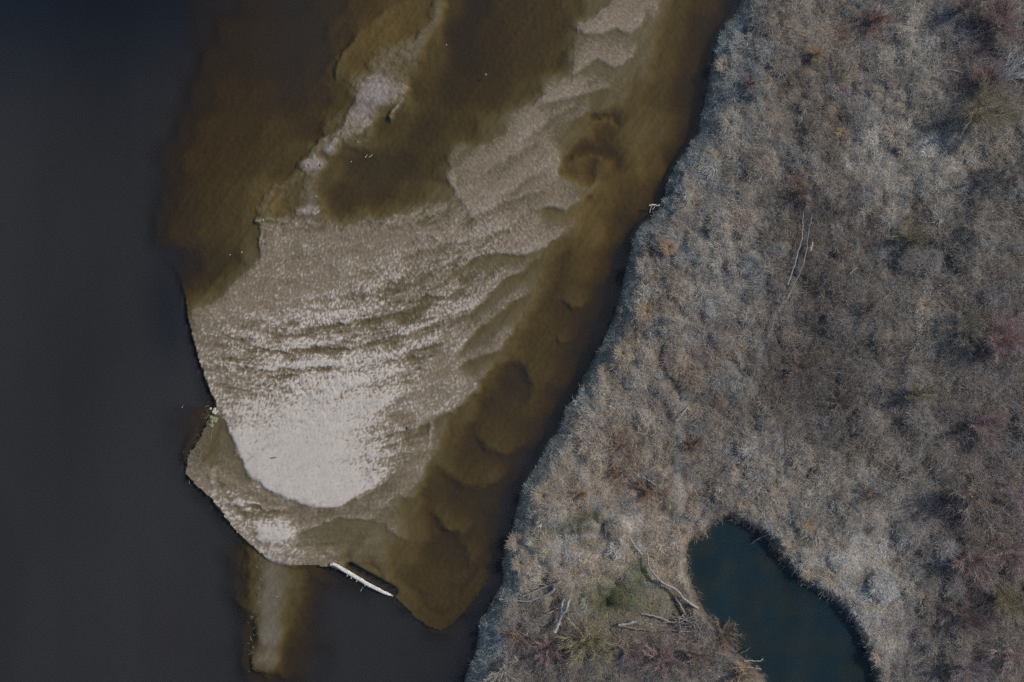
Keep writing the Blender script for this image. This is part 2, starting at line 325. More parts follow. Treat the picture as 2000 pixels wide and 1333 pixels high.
def bed_height(px, py):
    xs = []; ys = []; zs = []
    for y, row in SOUND.items():
        for x, z in row:
            if x < 560 and y < 470: z *= (.62 if z > -1.75 else .88) * (.82 if x < 440 else 1)
            if x > 1180 and y < 480 and z < -.85: z = -.85
            xs.append(x); ys.append(y); zs.append(z)
    xs = np.array(xs); ys = np.array(ys); zs = np.array(zs)
    wx = px + 22 * fbm(px / 85, py / 85, 3, 4); wy = py + 22 * fbm(px / 85, py / 85, 13, 4)
    num = np.zeros(px.shape); den = np.zeros(px.shape)
    for x, y, z in zip(xs, ys, zs):
        w = 1.0 / ((wx - x) ** 2 + (wy - y) ** 2 + 420.0) ** 2.2
        num += w * z; den += w
    z = num / den
    jx = px + 9 * fbm(px / 30, py / 30, 25, 4); jy = py + 9 * fbm(px / 30, py / 30, 26, 4)
    db = sdf(jx, jy, PALE)
    z = np.maximum(z, np.where(db > 0, .028 * smooth(0, 12, db), -.04 - .012 * np.maximum(0, -db)) - .0)
    ex = px + 7 * fbm(px / 26, py / 26, 23, 3); ey = py + 7 * fbm(px / 26, py / 26, 33, 3)
    for A, B, reach, hi, pts in STEPS:
        pa = np.array(pts, float)
        x0, y0 = pa.min(0) - reach * 4; x1, y1 = pa.max(0) + reach * 4
        m = (px > x0) & (px < x1) & (py > y0) & (py < y1)
        if not m.any(): continue
        d, side, t = polyline_dist(ex[m], ey[m], pts)
        # orient: which side of the line is the high one
        q = (pa[-1] - pa[0]); mid = len(pts) // 2
        q = pa[min(mid + 1, len(pts) - 1)] - pa[mid - 1]
        s = np.sign(q[0] * hi[1] - q[1] * hi[0]) or 1.0
        sd = d * side * s
        tp = np.minimum(1, np.minimum(t, 1 - t) * 6) 
        e = np.exp(-np.abs(sd) / reach) * np.where((t <= 0) | (t >= 1), 0, 1)
        big = reach >= 30 and A > .085
        ww = 12 if big else (7 if B < .135 and B > .115 else 5)
        if big: A, B, reach = A * 1.5, B * 1.35, reach * 1.25
        f = smooth(-ww, ww, sd)
        z[m] += tp * e * (A * f - B * (1 - f))
    # the outer edge of the bar and its submerged apron: x, y, level inside, drop, slope outside per px
    wp = np.array(WEST, float)
    wp[(wp[:, 1] > 880) & (wp[:, 3] > .3), 3] *= .55
    for _ in range(2): wp = np.concatenate([wp[:1], np.stack([wp[:-1] * .75 + wp[1:] * .25, wp[:-1] * .25 + wp[1:] * .75], 1).reshape(-1, 5), wp[-1:]])
    qx = px + 3 * fbm(px / 18, py / 18, 43, 3); qy = py + 3 * fbm(px / 18, py / 18, 44, 3)
    d, _, t = polyline_dist(qx, qy, wp[:, :2])
    ins = inside_poly(qx, qy, [tuple(p) for p in wp[:, :2]] + [(1010, 1140), (1010, 470)])
    seg = np.hypot(*(wp[1:, :2] - wp[:-1, :2]).T); cum = np.concatenate([[0], np.cumsum(seg)]) / seg.sum()
    lev, drp, slo = (np.interp(t, cum, wp[:, k]) for k in (2, 3, 4))
    near = smooth(150, 100, d) * smooth(0.0, .03, t) * smooth(1.0, .97, t) * smooth(462, 500, py)
    hi = np.maximum(z, lev - .002 * d - .012 * np.maximum(0, d - 24))
    ds, _, _ = polyline_dist(px + 20 * fbm(px / 40, py / 40, 45, 4), py, [(532, 1090), (535, 1140), (526, 1200), (520, 1250), (515, 1305)])
    spit = -.12 - .0005 * np.maximum(0, ds - 16) ** 1.75
    lo = np.minimum(z, lev - drp * smooth(0, 13, d) - slo * d)
    lo = np.where(py > 1060, np.maximum(lo, np.maximum(spit, -2.4)), lo)
    z = z - .7 * smooth(300, 240, px)
    z = np.where(ins, z + (hi - z) * near * smooth(580, 640, py), z + (lo - z) * near)
    for pts, wdt, level in RIDGES:
        pa = np.array(pts, float); x0, y0 = pa.min(0) - 5 * wdt; x1, y1 = pa.max(0) + 5 * wdt
        m = (px > x0) & (px < x1) & (py > y0) & (py < y1)
        d, _, t = polyline_dist(ex[m], ey[m], pts)
        r_ = level - .05 * (d / wdt) ** 2
        z[m] = np.maximum(z[m], r_)
    return z

# coarse maps, then refined on the fine grid
def grid(x0, x1, y0, y1, step):
    nx = int(round((x1 - x0) / step)) + 1; ny = int(round((y1 - y0) / step)) + 1
    gx, gy = np.meshgrid(np.linspace(x0, x1, nx), np.linspace(y0, y1, ny))
    return gx, gy

def upsample(a, x0, y0, step, px, py):
    fx = (px - x0) / step; fy = (py - y0) / step
    ix = np.clip(fx.astype(int), 0, a.shape[1] - 2); iy = np.clip(fy.astype(int), 0, a.shape[0] - 2)
    u = np.clip(fx - ix, 0, 1); v = np.clip(fy - iy, 0, 1)
    return (a[iy, ix] * (1 - u) * (1 - v) + a[iy, ix + 1] * u * (1 - v) + a[iy + 1, ix] * (1 - u) * v + a[iy + 1, ix + 1] * u * v)

def blobs(px, py, items):
    """soft ellipses in photo pixels: x, y, rx, ry, angle, value -> sum of value * falloff"""
    t = np.zeros(px.shape)
    for x, y, rx, ry, ang, v in items:
        c, s = math.cos(math.radians(ang)), math.sin(math.radians(ang))
        dx = px - x; dy = py - y
        a = (dx * c - dy * s) / rx; b = (dx * s + dy * c) / ry
        t += v * np.exp(-(a * a + b * b))
    return t

BX0, BX1, BY0, BY1, BST = 240.0, 1590.0, -300.0, 1404.0, 1.5
cgx, cgy = grid(BX0, BX1, BY0, BY1, 3.0)
cz = bed_height(cgx, cgy)
fx, fy = grid(BX0, BX1, BY0, BY1, BST)
z = upsample(cz, BX0, BY0, 3.0, fx, fy)

z = z + .030 * np.clip(blobs(fx, fy, [(600, 690, 170, 110, 10, 1.0), (780, 640, 150, 80, 30, .8), (470, 700, 60, 90, 0, .6), (930, 470, 120, 60, 30, .6), (720, 800, 60, 50, 30, .6), (450, 985, 50, 36, -30, 1.7), (520, 1045, 60, 30, -15, 1.5), (600, 1085, 70, 16, 0, .9), (432, 952, 20, 28, -30, 1.3), (575, 1082, 44, 10, 0, 1.4), (1060, 280, 60, 60, 45, .5), (800, 690, 120, 50, 22, .9), (560, 620, 120, 40, 5, .7), (880, 600, 90, 40, 32, .6), (720, 890, 40, 50, 40, .7)]), 0, 1.7)
z = z + smooth(-.06, -.2, z) * (.16 * blobs(fx, fy, [(1262, 300, 60, 90, 25, 1), (1160, 470, 36, 90, 10, .6), (1330, 120, 40, 90, 15, .5), (1090, 690, 50, 80, 15, .5), (900, 1120, 50, 60, 0, .4), (1265, 150, 50, 110, 12, .8), (1215, 260, 40, 50, 20, .7)]))
# sand waves: arcs about a point far upstream
ccx, ccy = 560.0, -100.0
rr = np.hypot(fx - ccx, fy - ccy); ph = np.arctan2(fx - ccx, fy - ccy) * 650
warp = 34 * fbm(ph / 105, rr / 90, 41, 3) + 15 * fbm(ph / 24, rr / 30, 46, 3)
exposed = smooth(-.16, .0, z)
amp_mid = np.clip(blobs(fx, fy, [(640, 680, 240, 120, 12, 1.0), (560, 760, 160, 60, 5, .5), (800, 600, 200, 90, 30, .9), (950, 470, 160, 80, 35, .75),
                                 (1060, 260, 110, 110, 45, .55), (480, 1000, 90, 50, -30, 1.0), (640, 1080, 110, 40, 0, .35), (430, 650, 60, 80, 0, .4),
                                 (760, 880, 70, 60, 40, .8), (700, 480, 180, 40, 10, .25), (760, 1000, 60, 70, 0, .5), (1180, 60, 70, 60, 0, .5)]), 0, 1.2)
edge = smooth(-.22, -.02, z) * smooth(.09, .02, z) * smooth(1000, 700, fy) * smooth(480, 640, fx + .3 * fy)
amp_mid = np.maximum(amp_mid, .55 * edge)
amp_mid = np.maximum(amp_mid, .42 * smooth(.16, .09, z) * (1 - .8 * np.clip(blobs(fx, fy, [(590, 480, 90, 45, 0, 1.2)]), 0, 1)))
saw = ((rr + warp) / 46.0) % 1.0
saw = np.where(saw < .86, saw / .86, (1 - saw) / .14) - .5
saw2 = ((rr + 1.3 * warp + 14 * fbm(ph / 60, rr / 60, 55, 3)) / 19.0) % 1.0
saw2 = np.where(saw2 < .8, saw2 / .8, (1 - saw2) / .2) - .5
z = z + exposed * amp_mid * (.038 * saw * (1 + 1.1 * fbm(ph / 70, rr / 60, 61, 2)) + .024 * saw2 * (1 + 1.2 * fbm(ph / 50, rr / 40, 64, 2)))
blot = fbm(ph / 34, rr / 17, 71, 4)
midz = np.clip(blobs(fx, fy, [(720, 640, 230, 75, 18, 1.1), (540, 690, 130, 60, 0, .9), (900, 560, 120, 60, 32, .9), (760, 850, 60, 60, 40, .9), (480, 985, 70, 26, -35, 1.1), (640, 1070, 110, 26, 0, .8),
                              (1000, 470, 110, 40, 30, .7), (1080, 280, 80, 50, 45, .7), (880, 420, 60, 30, 20, .9), (560, 1010, 40, 14, -10, .7), (1190, 100, 40, 50, 0, .6), (830, 700, 70, 40, 35, .7), (800, 430, 90, 16, 8, .6)]), 0, 1)
pool = midz * smooth(-.12, .42, fbm(ph / 46, rr / 13, 73, 4) - .35 * saw)           # shallow pools left between the sand waves
z = z - exposed * .095 * pool * smooth(1050, 850, fx)
z = z + exposed * (.012 + .075 * np.clip(amp_mid, 0, 1) * smooth(1150, 700, fx)) * blot
isl = smooth(840, 800, fx) * smooth(470, 430, fy) * smooth(-.45, -.1, z)
z = z + isl * (.085 * fbm(fx / 13, fy / 13, 74, 4) + .04 * fbm((fx * .8 + fy * .6) / 5, (fy * .8 - fx * .6) / 22, 75, 3))
# linguoid ripples, a hand wide
gu = fx * .82 + fy * .57 + 2.2 * vnoise(fx / 8.3, fy / 8.3, 181); gv = -fx * .57 + fy * .82 + 2.2 * vnoise(fx / 7.1 + 9, fy / 7.1, 182)
ph0, rr0 = ph, rr
ph = ph + 2.2 * vnoise(gu / 11, gv / 11, 183) + .16 * (rr - 700); rr = rr + 3.0 * vnoise(gu / 10 + 40, gv / 12, 184)
rip = vnoise(ph / 2.7 + 1.5 * vnoise(ph / 20, rr / 20, 82), rr / 7.5, 81) + .55 * vnoise(ph / 8.0, rr / 3.6, 84)
stri = fbm((ph0 + 9 * vnoise(fx / 40, fy / 40, 185)) / 5.5, rr0 / 60, 78, 3)
z = z + exposed * (.010 + .028 * np.clip(amp_mid, 0, 1)) * stri
ripamp = exposed * (.006 + .024 * np.clip(amp_mid, 0, 1) + .016 * pool)
moist = exposed * (.010 + .040 * np.clip(amp_mid, 0, 1) + .012 * smooth(.1, .2, z)) * (rip + .5 * vnoise(ph / 2.2, rr / 3.6, 86))
z = z + ripamp * rip
sal = (-.6 * fx + .8 * fy); sac = (.8 * fx + .6 * fy)
z = z + smooth(.02, -.12, z) * smooth(-1.6, -.5, z) * (.07 * fbm(sal / 120, sac / 15, 87, 4) + .025 * fbm(fx / 9, fy / 16, 88, 3))
deep = smooth(-.15, -.5, z)
z = z + deep * .03 * vnoise(fx / 9, fy / 9, 85) * smooth(-1.6, -.5, z)
# shallow holes scoured beside the stranded log
d, sd_, t_ = polyline_dist(fx, fy, [(682, 1110), (710, 1127), (740, 1144), (764, 1158)])
z = np.where(d < 40, z - 1.1 * np.exp(-(d / 7.5) ** 2), z)

# colour of the sand: dryness follows height, tint follows the place
grain = vnoise(gu / 2.9, gv / 2.9, 91) * .5 + vnoise(gv / 5.3, gu / 5.3, 92) * .5
dry = smooth(.040, .165, z + 1.9 * moist + .024 * grain + .02 * fbm(fx / 60, fy / 60, 93, 3))
along = ((fx - 1000) * -.64 + (fy - 350) * .77) / 585
dry = dry * (.42 + .58 * smooth(.12, .72, along))          # sand upstream never drains as dry
dry = dry * (1 - .26 * smooth(.15, .9, -rip - .3 * grain))
wetfilm = smooth(-.045, .055, z + 1.1 * moist + .012 * grain)
c_sub = np.array([.190, .160, .100]); c_damp = np.array([.278, .224, .158]); c_dry = np.array([.665, .61, .54])
col = c_sub + (c_damp - c_sub) * wetfilm[..., None]
col = col + (c_dry - col) * dry[..., None]
def tint(mask, rgb, k=1.0):
    global col
    col = col * (1 - k * mask[..., None]) + np.array(rgb) * (k * mask[..., None])
lum = col.mean(-1, keepdims=True)
# mauve gravel on the narrow island and the spit
gm = np.clip(blobs(fx, fy, [(735, 178, 36, 34, 55, 1.1), (700, 220, 22, 30, 50, .8), (640, 280, 16, 20, 40, .9), (610, 320, 22, 13, 10, 1.0), (600, 410, 22, 20, 0, .55),
                            (612, 370, 14, 26, 0, .5)]), 0, 1)
gm = gm * smooth(-.35, .3, fbm(fx / 22, fy / 22, 95, 4) + gm - .35)
col = col * (1 - .75 * gm[..., None]) + .75 * gm[..., None] * np.array([.34, .30, .30]) * (1 + .35 * grain[..., None] + .25 * vnoise(fx / 8, fy / 8, 96)[..., None])
sp = np.clip(blobs(fx, fy, [(532, 1140, 25, 46, 0, 1), (525, 1210, 23, 55, 0, 1), (516, 1275, 23, 36, 0, 1)]), 0, 1)
col = col * (1 - .8 * sp[..., None]) + .8 * sp[..., None] * np.array([.29, .268, .27]) * (1 + .12 * grain[..., None])
# olive algae film on the still shallows
al = np.clip(blobs(fx, fy, [(720, 330, 150, 90, 20, .8), (860, 190, 110, 130, 30, .6), (640, 190, 60, 60, 0, .5), (560, 420, 50, 30, 0, .5), (1150, 235, 60, 40, 0, .5),
                            (900, 940, 120, 120, 0, .45), (430, 520, 80, 60, 0, .45), (470, 1210, 45, 130, 0, 1.0), (590, 1200, 45, 110, 0, .9), (650, 1170, 80, 70, 0, .7)]), 0, 1) * smooth(.02, -.2, z)
col = col * (1 - .55 * al[..., None]) + .55 * al[..., None] * np.array([.125, .112, .055])
# ochre sand of the side channel and the upper bars
oc = np.clip(blobs(fx, fy, [(740, 70, 110, 60, 40, 1), (1230, 330, 90, 110, 40, .8), (1150, 470, 50, 130, 10, .8), (530, 400, 30, 40, 30, .9), (1060, 700, 70, 120, 20, .35)]), 0, 1) * smooth(.0, -.12, z)
col = col * (1 - .6 * oc[..., None]) + .6 * oc[..., None] * np.array([.26, .195, .085])
streak = fbm((fx * .5 + fy * .86) / 12, (fx * .86 - fy * .5) / 90, 97, 4)
col = col * (1 + (.10 * streak + .07 * grain)[..., None])
col = np.clip(col, .01, .9)

X, Y = w2(fx, fy, 0.0)
ny, nx = fx.shape
land_d = upsample(sdf(cgx, cgy, LAND), BX0, BY0, 3.0, fx, fy)
z = np.where(land_d > -8, np.minimum(z, -.9 - .08 * (land_d + 8)), z)      # the bed dives under the bank
V = np.stack([X, Y, z], -1).reshape(-1, 3); CC = col.reshape(-1, 3)
ii = np.arange(ny * nx).reshape(ny, nx)
Q = np.stack([ii[1:, :-1], ii[1:, 1:], ii[:-1, 1:], ii[:-1, :-1]], -1).reshape(-1, 4)
cxp = (fx[1:, 1:] + fx[:-1, :-1]).ravel() / 2; cyp = (fy[1:, 1:] + fy[:-1, :-1]).ravel() / 2
keep = ((land_d[1:, 1:] + land_d[:-1, :-1]) / 2).ravel() < 22
reg = np.zeros(len(cxp), int)
BAR = [(505,430),(580,440),(640,440),(760,420),(850,370),(880,300),(905,240),(1000,190),(1120,80),(1150,-60),(1300,-60),(1270,60),(1260,130),(1210,190),(1160,300),(1165,390),(1120,460),
       (1080,500),(1050,580),(1010,660),(985,720),(900,800),(840,880),(845,960),(815,985),(825,1070),(775,1090),(770,1150),(700,1130),(640,1108),(520,1108),(440,1050),(350,960),(345,880),(400,800),
       (365,660),(352,600),(430,560),(500,500)]
ISLE = [(700,70),(780,60),(830,80),(815,170),(770,240),(700,275),(660,330),(635,435),(505,428),(500,400),(580,320),(640,250),(690,150)]
SPIT = [(500,1112),(600,1112),(580,1200),(565,1330),(475,1330),(480,1240)]
reg[inside_poly(cxp, cyp, BAR)] = 1; reg[inside_poly(cxp, cyp, ISLE)] = 2; reg[inside_poly(cxp, cyp, SPIT)] = 3
for k, nm in ((0, 'riverbed'), (1, 'sandbar'), (2, 'sand_island'), (3, 'sand_spit')):
    q = Q[keep & (reg == k)]
    u, inv = np.unique(q.ravel(), return_inverse=True)
    setting(mesh_np(nm, V[u], inv.reshape(-1, 4), M_sand, CC[u], smooth_shade=True))
# the deep bed far out
fb = mesh_np('deep_riverbed', [(-260, -220, -3.1), (60, -220, -3.1), (60, 220, -3.1), (-260, 220, -3.1)], [(0, 1, 2, 3)], M_sand, np.full((4, 3), .12))
setting(fb)

# ------------------------------------------------------------------ water sheets
ax_ = np.concatenate([np.arange(-4200, 200, 100.), np.arange(200, 1600, 8.), np.arange(1600, 1900, 40.)])
ay_ = np.concatenate([np.arange(-3600, -300, 100.), np.arange(-300, 1400, 8.), np.arange(1400, 4900, 100.)])
gx, gy = np.meshgrid(ax_, ay_)
x, y = w2(gx, gy)
# suspended silt: as thick as the water is deep; colour turns bluer upstream on the left
inb = (gx > BX0) & (gx < BX1) & (gy > BY0) & (gy < BY1)
wd_ = np.where(inb, np.minimum(1.9, np.maximum(0, -upsample(z, BX0, BY0, BST, gx, gy))), 1.9)
silt = 1 - np.exp(-np.maximum(0, wd_ - .12) * 1.0)
bd = sdf(gx, gy, LAND)
cc = np.broadcast_to(np.array([.565, .58, .605]), gx.shape + (3,)).copy()
nav = np.exp(-np.maximum(0, (gy + 60) / 230.0) ** 2) * smooth(560, 330, gx + .25 * gy)
nav = np.clip(nav + .55 * np.exp(-((gx - 325) / 45.0) ** 2 - ((gy - 610) / 110.0) ** 2), 0, 1)
cc = cc * (1 - nav[..., None]) + nav[..., None] * np.array([.17, .24, .36])
bk = np.exp(-np.maximum(0, -bd - 5) / np.where(gy > 1150, 45.0, 26.0)) * smooth(2000, 1200, gx) * smooth(-200, 200, gy)  # shadow of the bank, painted into the water colour as a navy strip
cc = cc * (1 - .7 * bk[..., None]) + .7 * bk[..., None] * np.array([.15, .20, .28])
brn = np.clip(np.exp(-((gx - 420) / 130.0) ** 2) * smooth(520, 300, gy), 0, 1) * smooth(1.85, 1.1, wd_)
cc = cc * (1 - .5 * brn[..., None]) + .5 * brn[..., None] * np.array([.52, .40, .30])
alp = np.clip(.85 * silt ** 2, .02, .85)
cc = np.concatenate([cc * .085 * (silt / alp)[..., None], alp[..., None]], -1)
nyw, nxw = gx.shape; iw = np.arange(nyw * nxw).reshape(nyw, nxw)
qw = np.stack([iw[1:, :-1], iw[1:, 1:], iw[:-1, 1:], iw[:-1, :-1]], -1).reshape(-1, 4)
ctr = bd[:-1, :-1].ravel() < 130
setting(mesh_np('river_water', np.stack([x, y, np.zeros_like(x)], -1).reshape(-1, 3), qw[ctr], M_river, cc.reshape(-1, 4)))

ZP = 0.55
gx, gy = grid(1310, 1760, 990, 1480, 6.0)
inn = sdf(gx, gy, POND) > -26
x, y = w2(gx, gy, ZP); iw = np.arange(gx.size).reshape(gx.shape)
qw = np.stack([iw[1:, :-1], iw[1:, 1:], iw[:-1, 1:], iw[:-1, :-1]], -1).reshape(-1, 4)
pc = np.broadcast_to(np.array([.085, .18, .23]), gx.shape + (3,)).copy()
pn = smooth(-.25, .4, fbm(gx / 80, gy / 80, 101, 3))
pc = pc * (1 - pn[..., None]) + pn[..., None] * np.array([.14, .20, .195])
keepw = inn[:-1, :-1].ravel() & inn[1:, 1:].ravel()
u, inv = np.unique(qw[keepw].ravel(), return_inverse=True)
setting(mesh_np('pond_water', np.stack([x, y, np.full_like(x, ZP)], -1).reshape(-1, 3)[u], inv.reshape(-1, 4), M_pond, np.concatenate([pc * .30, np.full(gx.shape + (1,), .66)], -1).reshape(-1, 4)[u]))

# ------------------------------------------------------------------ land
ZL = 1.5
TRAIL = [[(1335, 770), (1326, 830), (1324, 900), (1326, 960), (1330, 1000)],
         [(1120, 890), (1140, 930), (1152, 970), (1180, 1000), (1215, 1022), (1240, 1045), (1258, 1068)],
         [(1250, 690), (1240, 720), (1248, 780), (1262, 800)],
         [(1040, 1115), (1075, 1088), (1110, 1065), (1140, 1048), (1165, 1040), (1190, 1050)],
         [(1085, 1070), (1090, 1100), (1105, 1130), (1120, 1150), (1140, 1120), (1160, 1090), (1175, 1070)],
         [(1000, 1110), (1040, 1080), (1075, 1060), (1110, 1035), (1150, 1022), (1190, 1032)],
         [(1590, 300), (1583, 360), (1576, 420), (1571, 480), (1556, 540), (1530, 590), (1512, 620), (1500, 660), (1480, 700)]]
TRAILW = [10, 7, 5, 5.5, 4, 4.5, 5]
BARE = [(1240, 1030, 14, 22, -35, 1.0), (1225, 1018, 26, 7, -38, .8), (1350, 1022, 14, 8, -40, .9), (1240, 1008, 40, 10, -30, .4)]

def land_height(px, py):
    d = sdf(px, py, LAND); p = sdf(px, py, POND)
    d = d + 5 * fbm(px / 22, py / 22, 111, 3)
    rough = .28 * fbm(px / 130, py / 130, 112, 3) + .13 * fbm(px / 26, py / 26, 116, 3)
    zz = np.interp(d, [-60, -7, 0, 10, 30, 90], [-3.6, -.85, 0.02, .35, .9, ZL])
    zz = zz + rough * smooth(4, 40, d)
    zz = zz - .10 * np.clip(blobs(px, py, [(1560, 500, 30, 100, 12, 1), (1330, 1195, 26, 34, 0, 4)]), 0, 4)
    p = p + 6 + 4 * fbm(px / 16, py / 16, 121, 3)
    pz = np.interp(p, [-26, -9, 0, 10, 40], [9, 1.1, ZP + .04, ZP - .16, ZP - 1.5])
    return np.minimum(zz, pz), d, p

LX0, LX1, LY0, LY1, LST = 780.0, 2480.0, -420.0, 1764.0, 4.0
lx, ly = grid(LX0, LX1, LY0, LY1, LST)      # photo pixels at mean land height
wx_, wy_ = w2(lx, ly, ZL)
# outline distances are read where the water's edge appears, at river level near the bank
lzz, ld, lp = land_height(lx, ly)

# hummocks: each a mound of old grass with its own shade and lie
HS = 25.0
hx, hy = grid(800, 2460, -410, 1750, HS)
hx = (hx + rng.uniform(-.5, .5, hx.shape) * HS).ravel(); hy = (hy + rng.uniform(-.5, .5, hy.shape) * HS).ravel()
flat = smooth(-.05, .45, fbm(hx / 150, hy / 150, 149, 3))            # flattened mats between the hummocky stands
hr = np.clip(rng.lognormal(2.6, .46, len(hx)), 5, 34) * (rng.random(len(hx)) > .22 * (1 - flat)).clip(.2, 1); hh_ = hr * .020 * rng.uniform(.5, 1.3, len(hx))
htone = np.clip(rng.lognormal(0, .25, len(hx)), .55, 1.6); hwarm = rng.normal(0, .05, len(hx)); hlean = rng.uniform(0, 2 * np.pi, len(hx)); hh_ = hh_ * (1 - .75 * flat); htone = 1 + (htone - 1) * (1 - .5 * flat)
hid = np.zeros(lx.shape, int); hval = np.full(lx.shape, -9.0); mound = np.zeros(lx.shape)
for k in range(len(hx)):
    rk = hr[k] * 2.6
    i0 = max(0, int((hy[k] - rk - LY0) / LST)); i1 = min(lx.shape[0], int((hy[k] + rk - LY0) / LST) + 2)
    j0 = max(0, int((hx[k] - rk - LX0) / LST)); j1 = min(lx.shape[1], int((hx[k] + rk - LX0) / LST) + 2)
    if i0 >= i1 or j0 >= j1: continue
    q = 1 - ((lx[i0:i1, j0:j1] - hx[k]) ** 2 + (ly[i0:i1, j0:j1] - hy[k]) ** 2) / hr[k] ** 2
    mm = q > hval[i0:i1, j0:j1]
    hval[i0:i1, j0:j1][mm] = q[mm]; hid[i0:i1, j0:j1][mm] = k
    mound[i0:i1, j0:j1] = np.maximum(mound[i0:i1, j0:j1], hh_[k] * np.sqrt(np.clip(q, 0, 1)))
lzz = lzz + mound * smooth(6, 45, ld) * smooth(-4, -30, lp)

# what grows where: colour fields in photo pixels
def land_tone(px, py):
    n1 = fbm(px / 120, py / 120, 131, 3); n2 = fbm(px / 40, py / 40, 135, 3)
    base = np.array([.42, .365, .305]) * np.ones(px.shape + (3,))
    def mixc(m, rgb):
        nonlocal base
        m = np.clip(m, 0, 1)[..., None]; base = base * (1 - m) + np.array(rgb) * m
    mixc(smooth(-.1, .6, n1) * .6, [.34,.335,.33])                      # grey, weathered stands
    mixc(smooth(1420, 1800, px) * .2, [.37,.335,.29])
    # warm straw in the south-west
    mixc(blobs(px, py, [(1130, 900, 130, 260, 20, .85), (1030, 1080, 60, 90, 0, .8), (1150, 1100, 110, 60, 0, .75), (1240, 620, 80, 160, 20, .5), (1300, 960, 90, 90, 0, .45),
                        (1330, 1080, 60, 80, 0, .6)]), [.61, .505, .40])
    # pale meadow in the north-east, pale fringe round the pond
    mixc(blobs(px, py, [(1800, 300, 130, 90, 10, .75), (1790, 100, 70, 80, 0, .55), (1660, 1090, 120, 110, 30, .55), (1720, 1220, 70, 130, 10, .5), (1430, 60, 40, 60, 0, .35),
                        (1440, 230, 50, 60, 0, .45), (1430, 560, 80, 180, 10, .35), (1470, 950, 60, 90, 0, .25)]), [.78,.72,.64])
    # brown and dark stands
    mixc(blobs(px, py, [(1620, 560, 120, 160, 0, .85), (1560, 760, 140, 80, 0, .7), (1560, 200, 70, 160, 10, .45), (1560, 400, 60, 40, 0, .5), (1900, 480, 120, 90, 0, .35),
                        (1700, 850, 160, 90, 0, .35), (1500, 640, 40, 60, 0, .4)]), [.20,.17,.155])
    # purple brown thickets
    mixc(blobs(px, py, [(1930, 900, 110, 320, 0, .75), (1930, 130, 110, 120, 0, .8), (1950, 650, 80, 70, 0, .7), (1180, 1290, 260, 80, 0, .75), (1420, 1240, 40, 50, 30, .5),
                        (1900, 1180, 110, 160, 0, .6)]), [.265,.225,.215])
    # rusty bramble patches
    for x_, y_, r_ in [(1700, 55, 40), (1640, 70, 24), (1530, 175, 16), (1585, 110, 26), (1465, 165, 20), (1210, 860, 32), (1216, 910, 30), (1340, 880, 34), (1130, 960, 24),
                       (1250, 965, 34), (1450, 430, 22), (1340, 745, 30), (1270, 500, 16), (1640, 250, 28), (1380, 700, 40), (1205, 930, 26), (1560, 350, 30), (1650, 180, 22),
                       (1300, 700, 24), (1290, 960, 20), (1400, 800, 30), (1350, 980, 20), (1420, 640, 24), (1490, 320, 22), (1250, 780, 18), (1745, 1225, 20), (1760, 1310, 24)]:
        mixc(blobs(px, py, [(x_, y_, r_, r_, 0, .5)]) * smooth(-.5, .4, n2 + .2), [.26,.145,.10])
    # short green sward
    mixc(blobs(px, py, [(1125, 1022, 48, 22, 25, .8), (1180, 1035, 34, 20, -20, .5), (1315, 880, 16, 20, 0, .7), (1250, 1110, 22, 40, 0, .7), (1230, 1160, 90, 40, -10, .7), (1180, 1180, 60, 30, 0, .6),
                        (1320, 1010, 16, 20, 0, .5), (1080, 1045, 30, 16, 20, .5), (1770, 330, 40, 30, 0, .3), (1790, 230, 40, 40, 0, .3), (1215, 1010, 30, 10, -30, .5)]), [.22,.225,.125])
    # grey green grass of the bank slope, its bluish shade painted into the colour
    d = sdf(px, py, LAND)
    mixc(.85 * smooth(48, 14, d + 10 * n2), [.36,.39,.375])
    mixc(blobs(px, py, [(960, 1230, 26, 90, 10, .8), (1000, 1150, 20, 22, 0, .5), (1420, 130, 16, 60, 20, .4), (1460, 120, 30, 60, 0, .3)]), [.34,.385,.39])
    blu = smooth(.05, .6, fbm(px / 75, py / 75, 138, 3))[..., None] * .45
    base = base * (1 - blu) + blu * base.mean(-1, keepdims=True) * np.array([.84, .90, .98])
    return base * np.array([.95, 1.005, 1.03]) * (1 + (.27 * n2 + .20 * fbm(px / 17, py / 17, 157, 2) + .14 * fbm(px / 75, py / 75, 158, 2))[..., None])

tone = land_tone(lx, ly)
tr_m = np.zeros(lx.shape)
for pts, wd in zip(TRAIL, TRAILW):
    d_, _, t_ = polyline_dist(lx + 4 * fbm(lx / 20, ly / 20, 141, 2), ly, pts)
    tr_m = np.maximum(tr_m, np.exp(-(d_ / wd) ** 2))
bare_m = np.clip(blobs(lx, ly, BARE), 0, 1)
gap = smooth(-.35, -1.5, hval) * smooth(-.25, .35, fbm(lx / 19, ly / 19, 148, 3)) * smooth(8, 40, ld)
hole_m = np.clip(blobs(lx, ly, [(1324, 1192, 13, 24, 10, 1.1), (1338, 1212, 12, 8, 0, 1), (1235, 1066, 8, 20, -30, .5), (1108, 1045, 16, 5, 15, .6), (1094, 1205, 8, 16, 0, .6), (1510, 600, 6, 12, 10, .8), (1560, 490, 8, 60, 12, .8), (1574, 500, 7, 70, 8, .9)]), 0, 1)
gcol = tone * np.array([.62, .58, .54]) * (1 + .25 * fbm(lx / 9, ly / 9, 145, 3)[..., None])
gcol = gcol * (1 - .6 * tr_m[..., None]) + .6 * tr_m[..., None] * np.array([.27, .28, .28])
gcol = gcol * (1 - bare_m[..., None]) + bare_m[..., None] * np.array([.42, .37, .32])
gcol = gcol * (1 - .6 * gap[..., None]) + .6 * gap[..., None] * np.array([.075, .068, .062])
gcol = gcol * (1 - .75 * hole_m[..., None]) + .75 * hole_m[..., None] * np.array([.055, .05, .045])     # near-black patches, mostly under and beside fallen wood
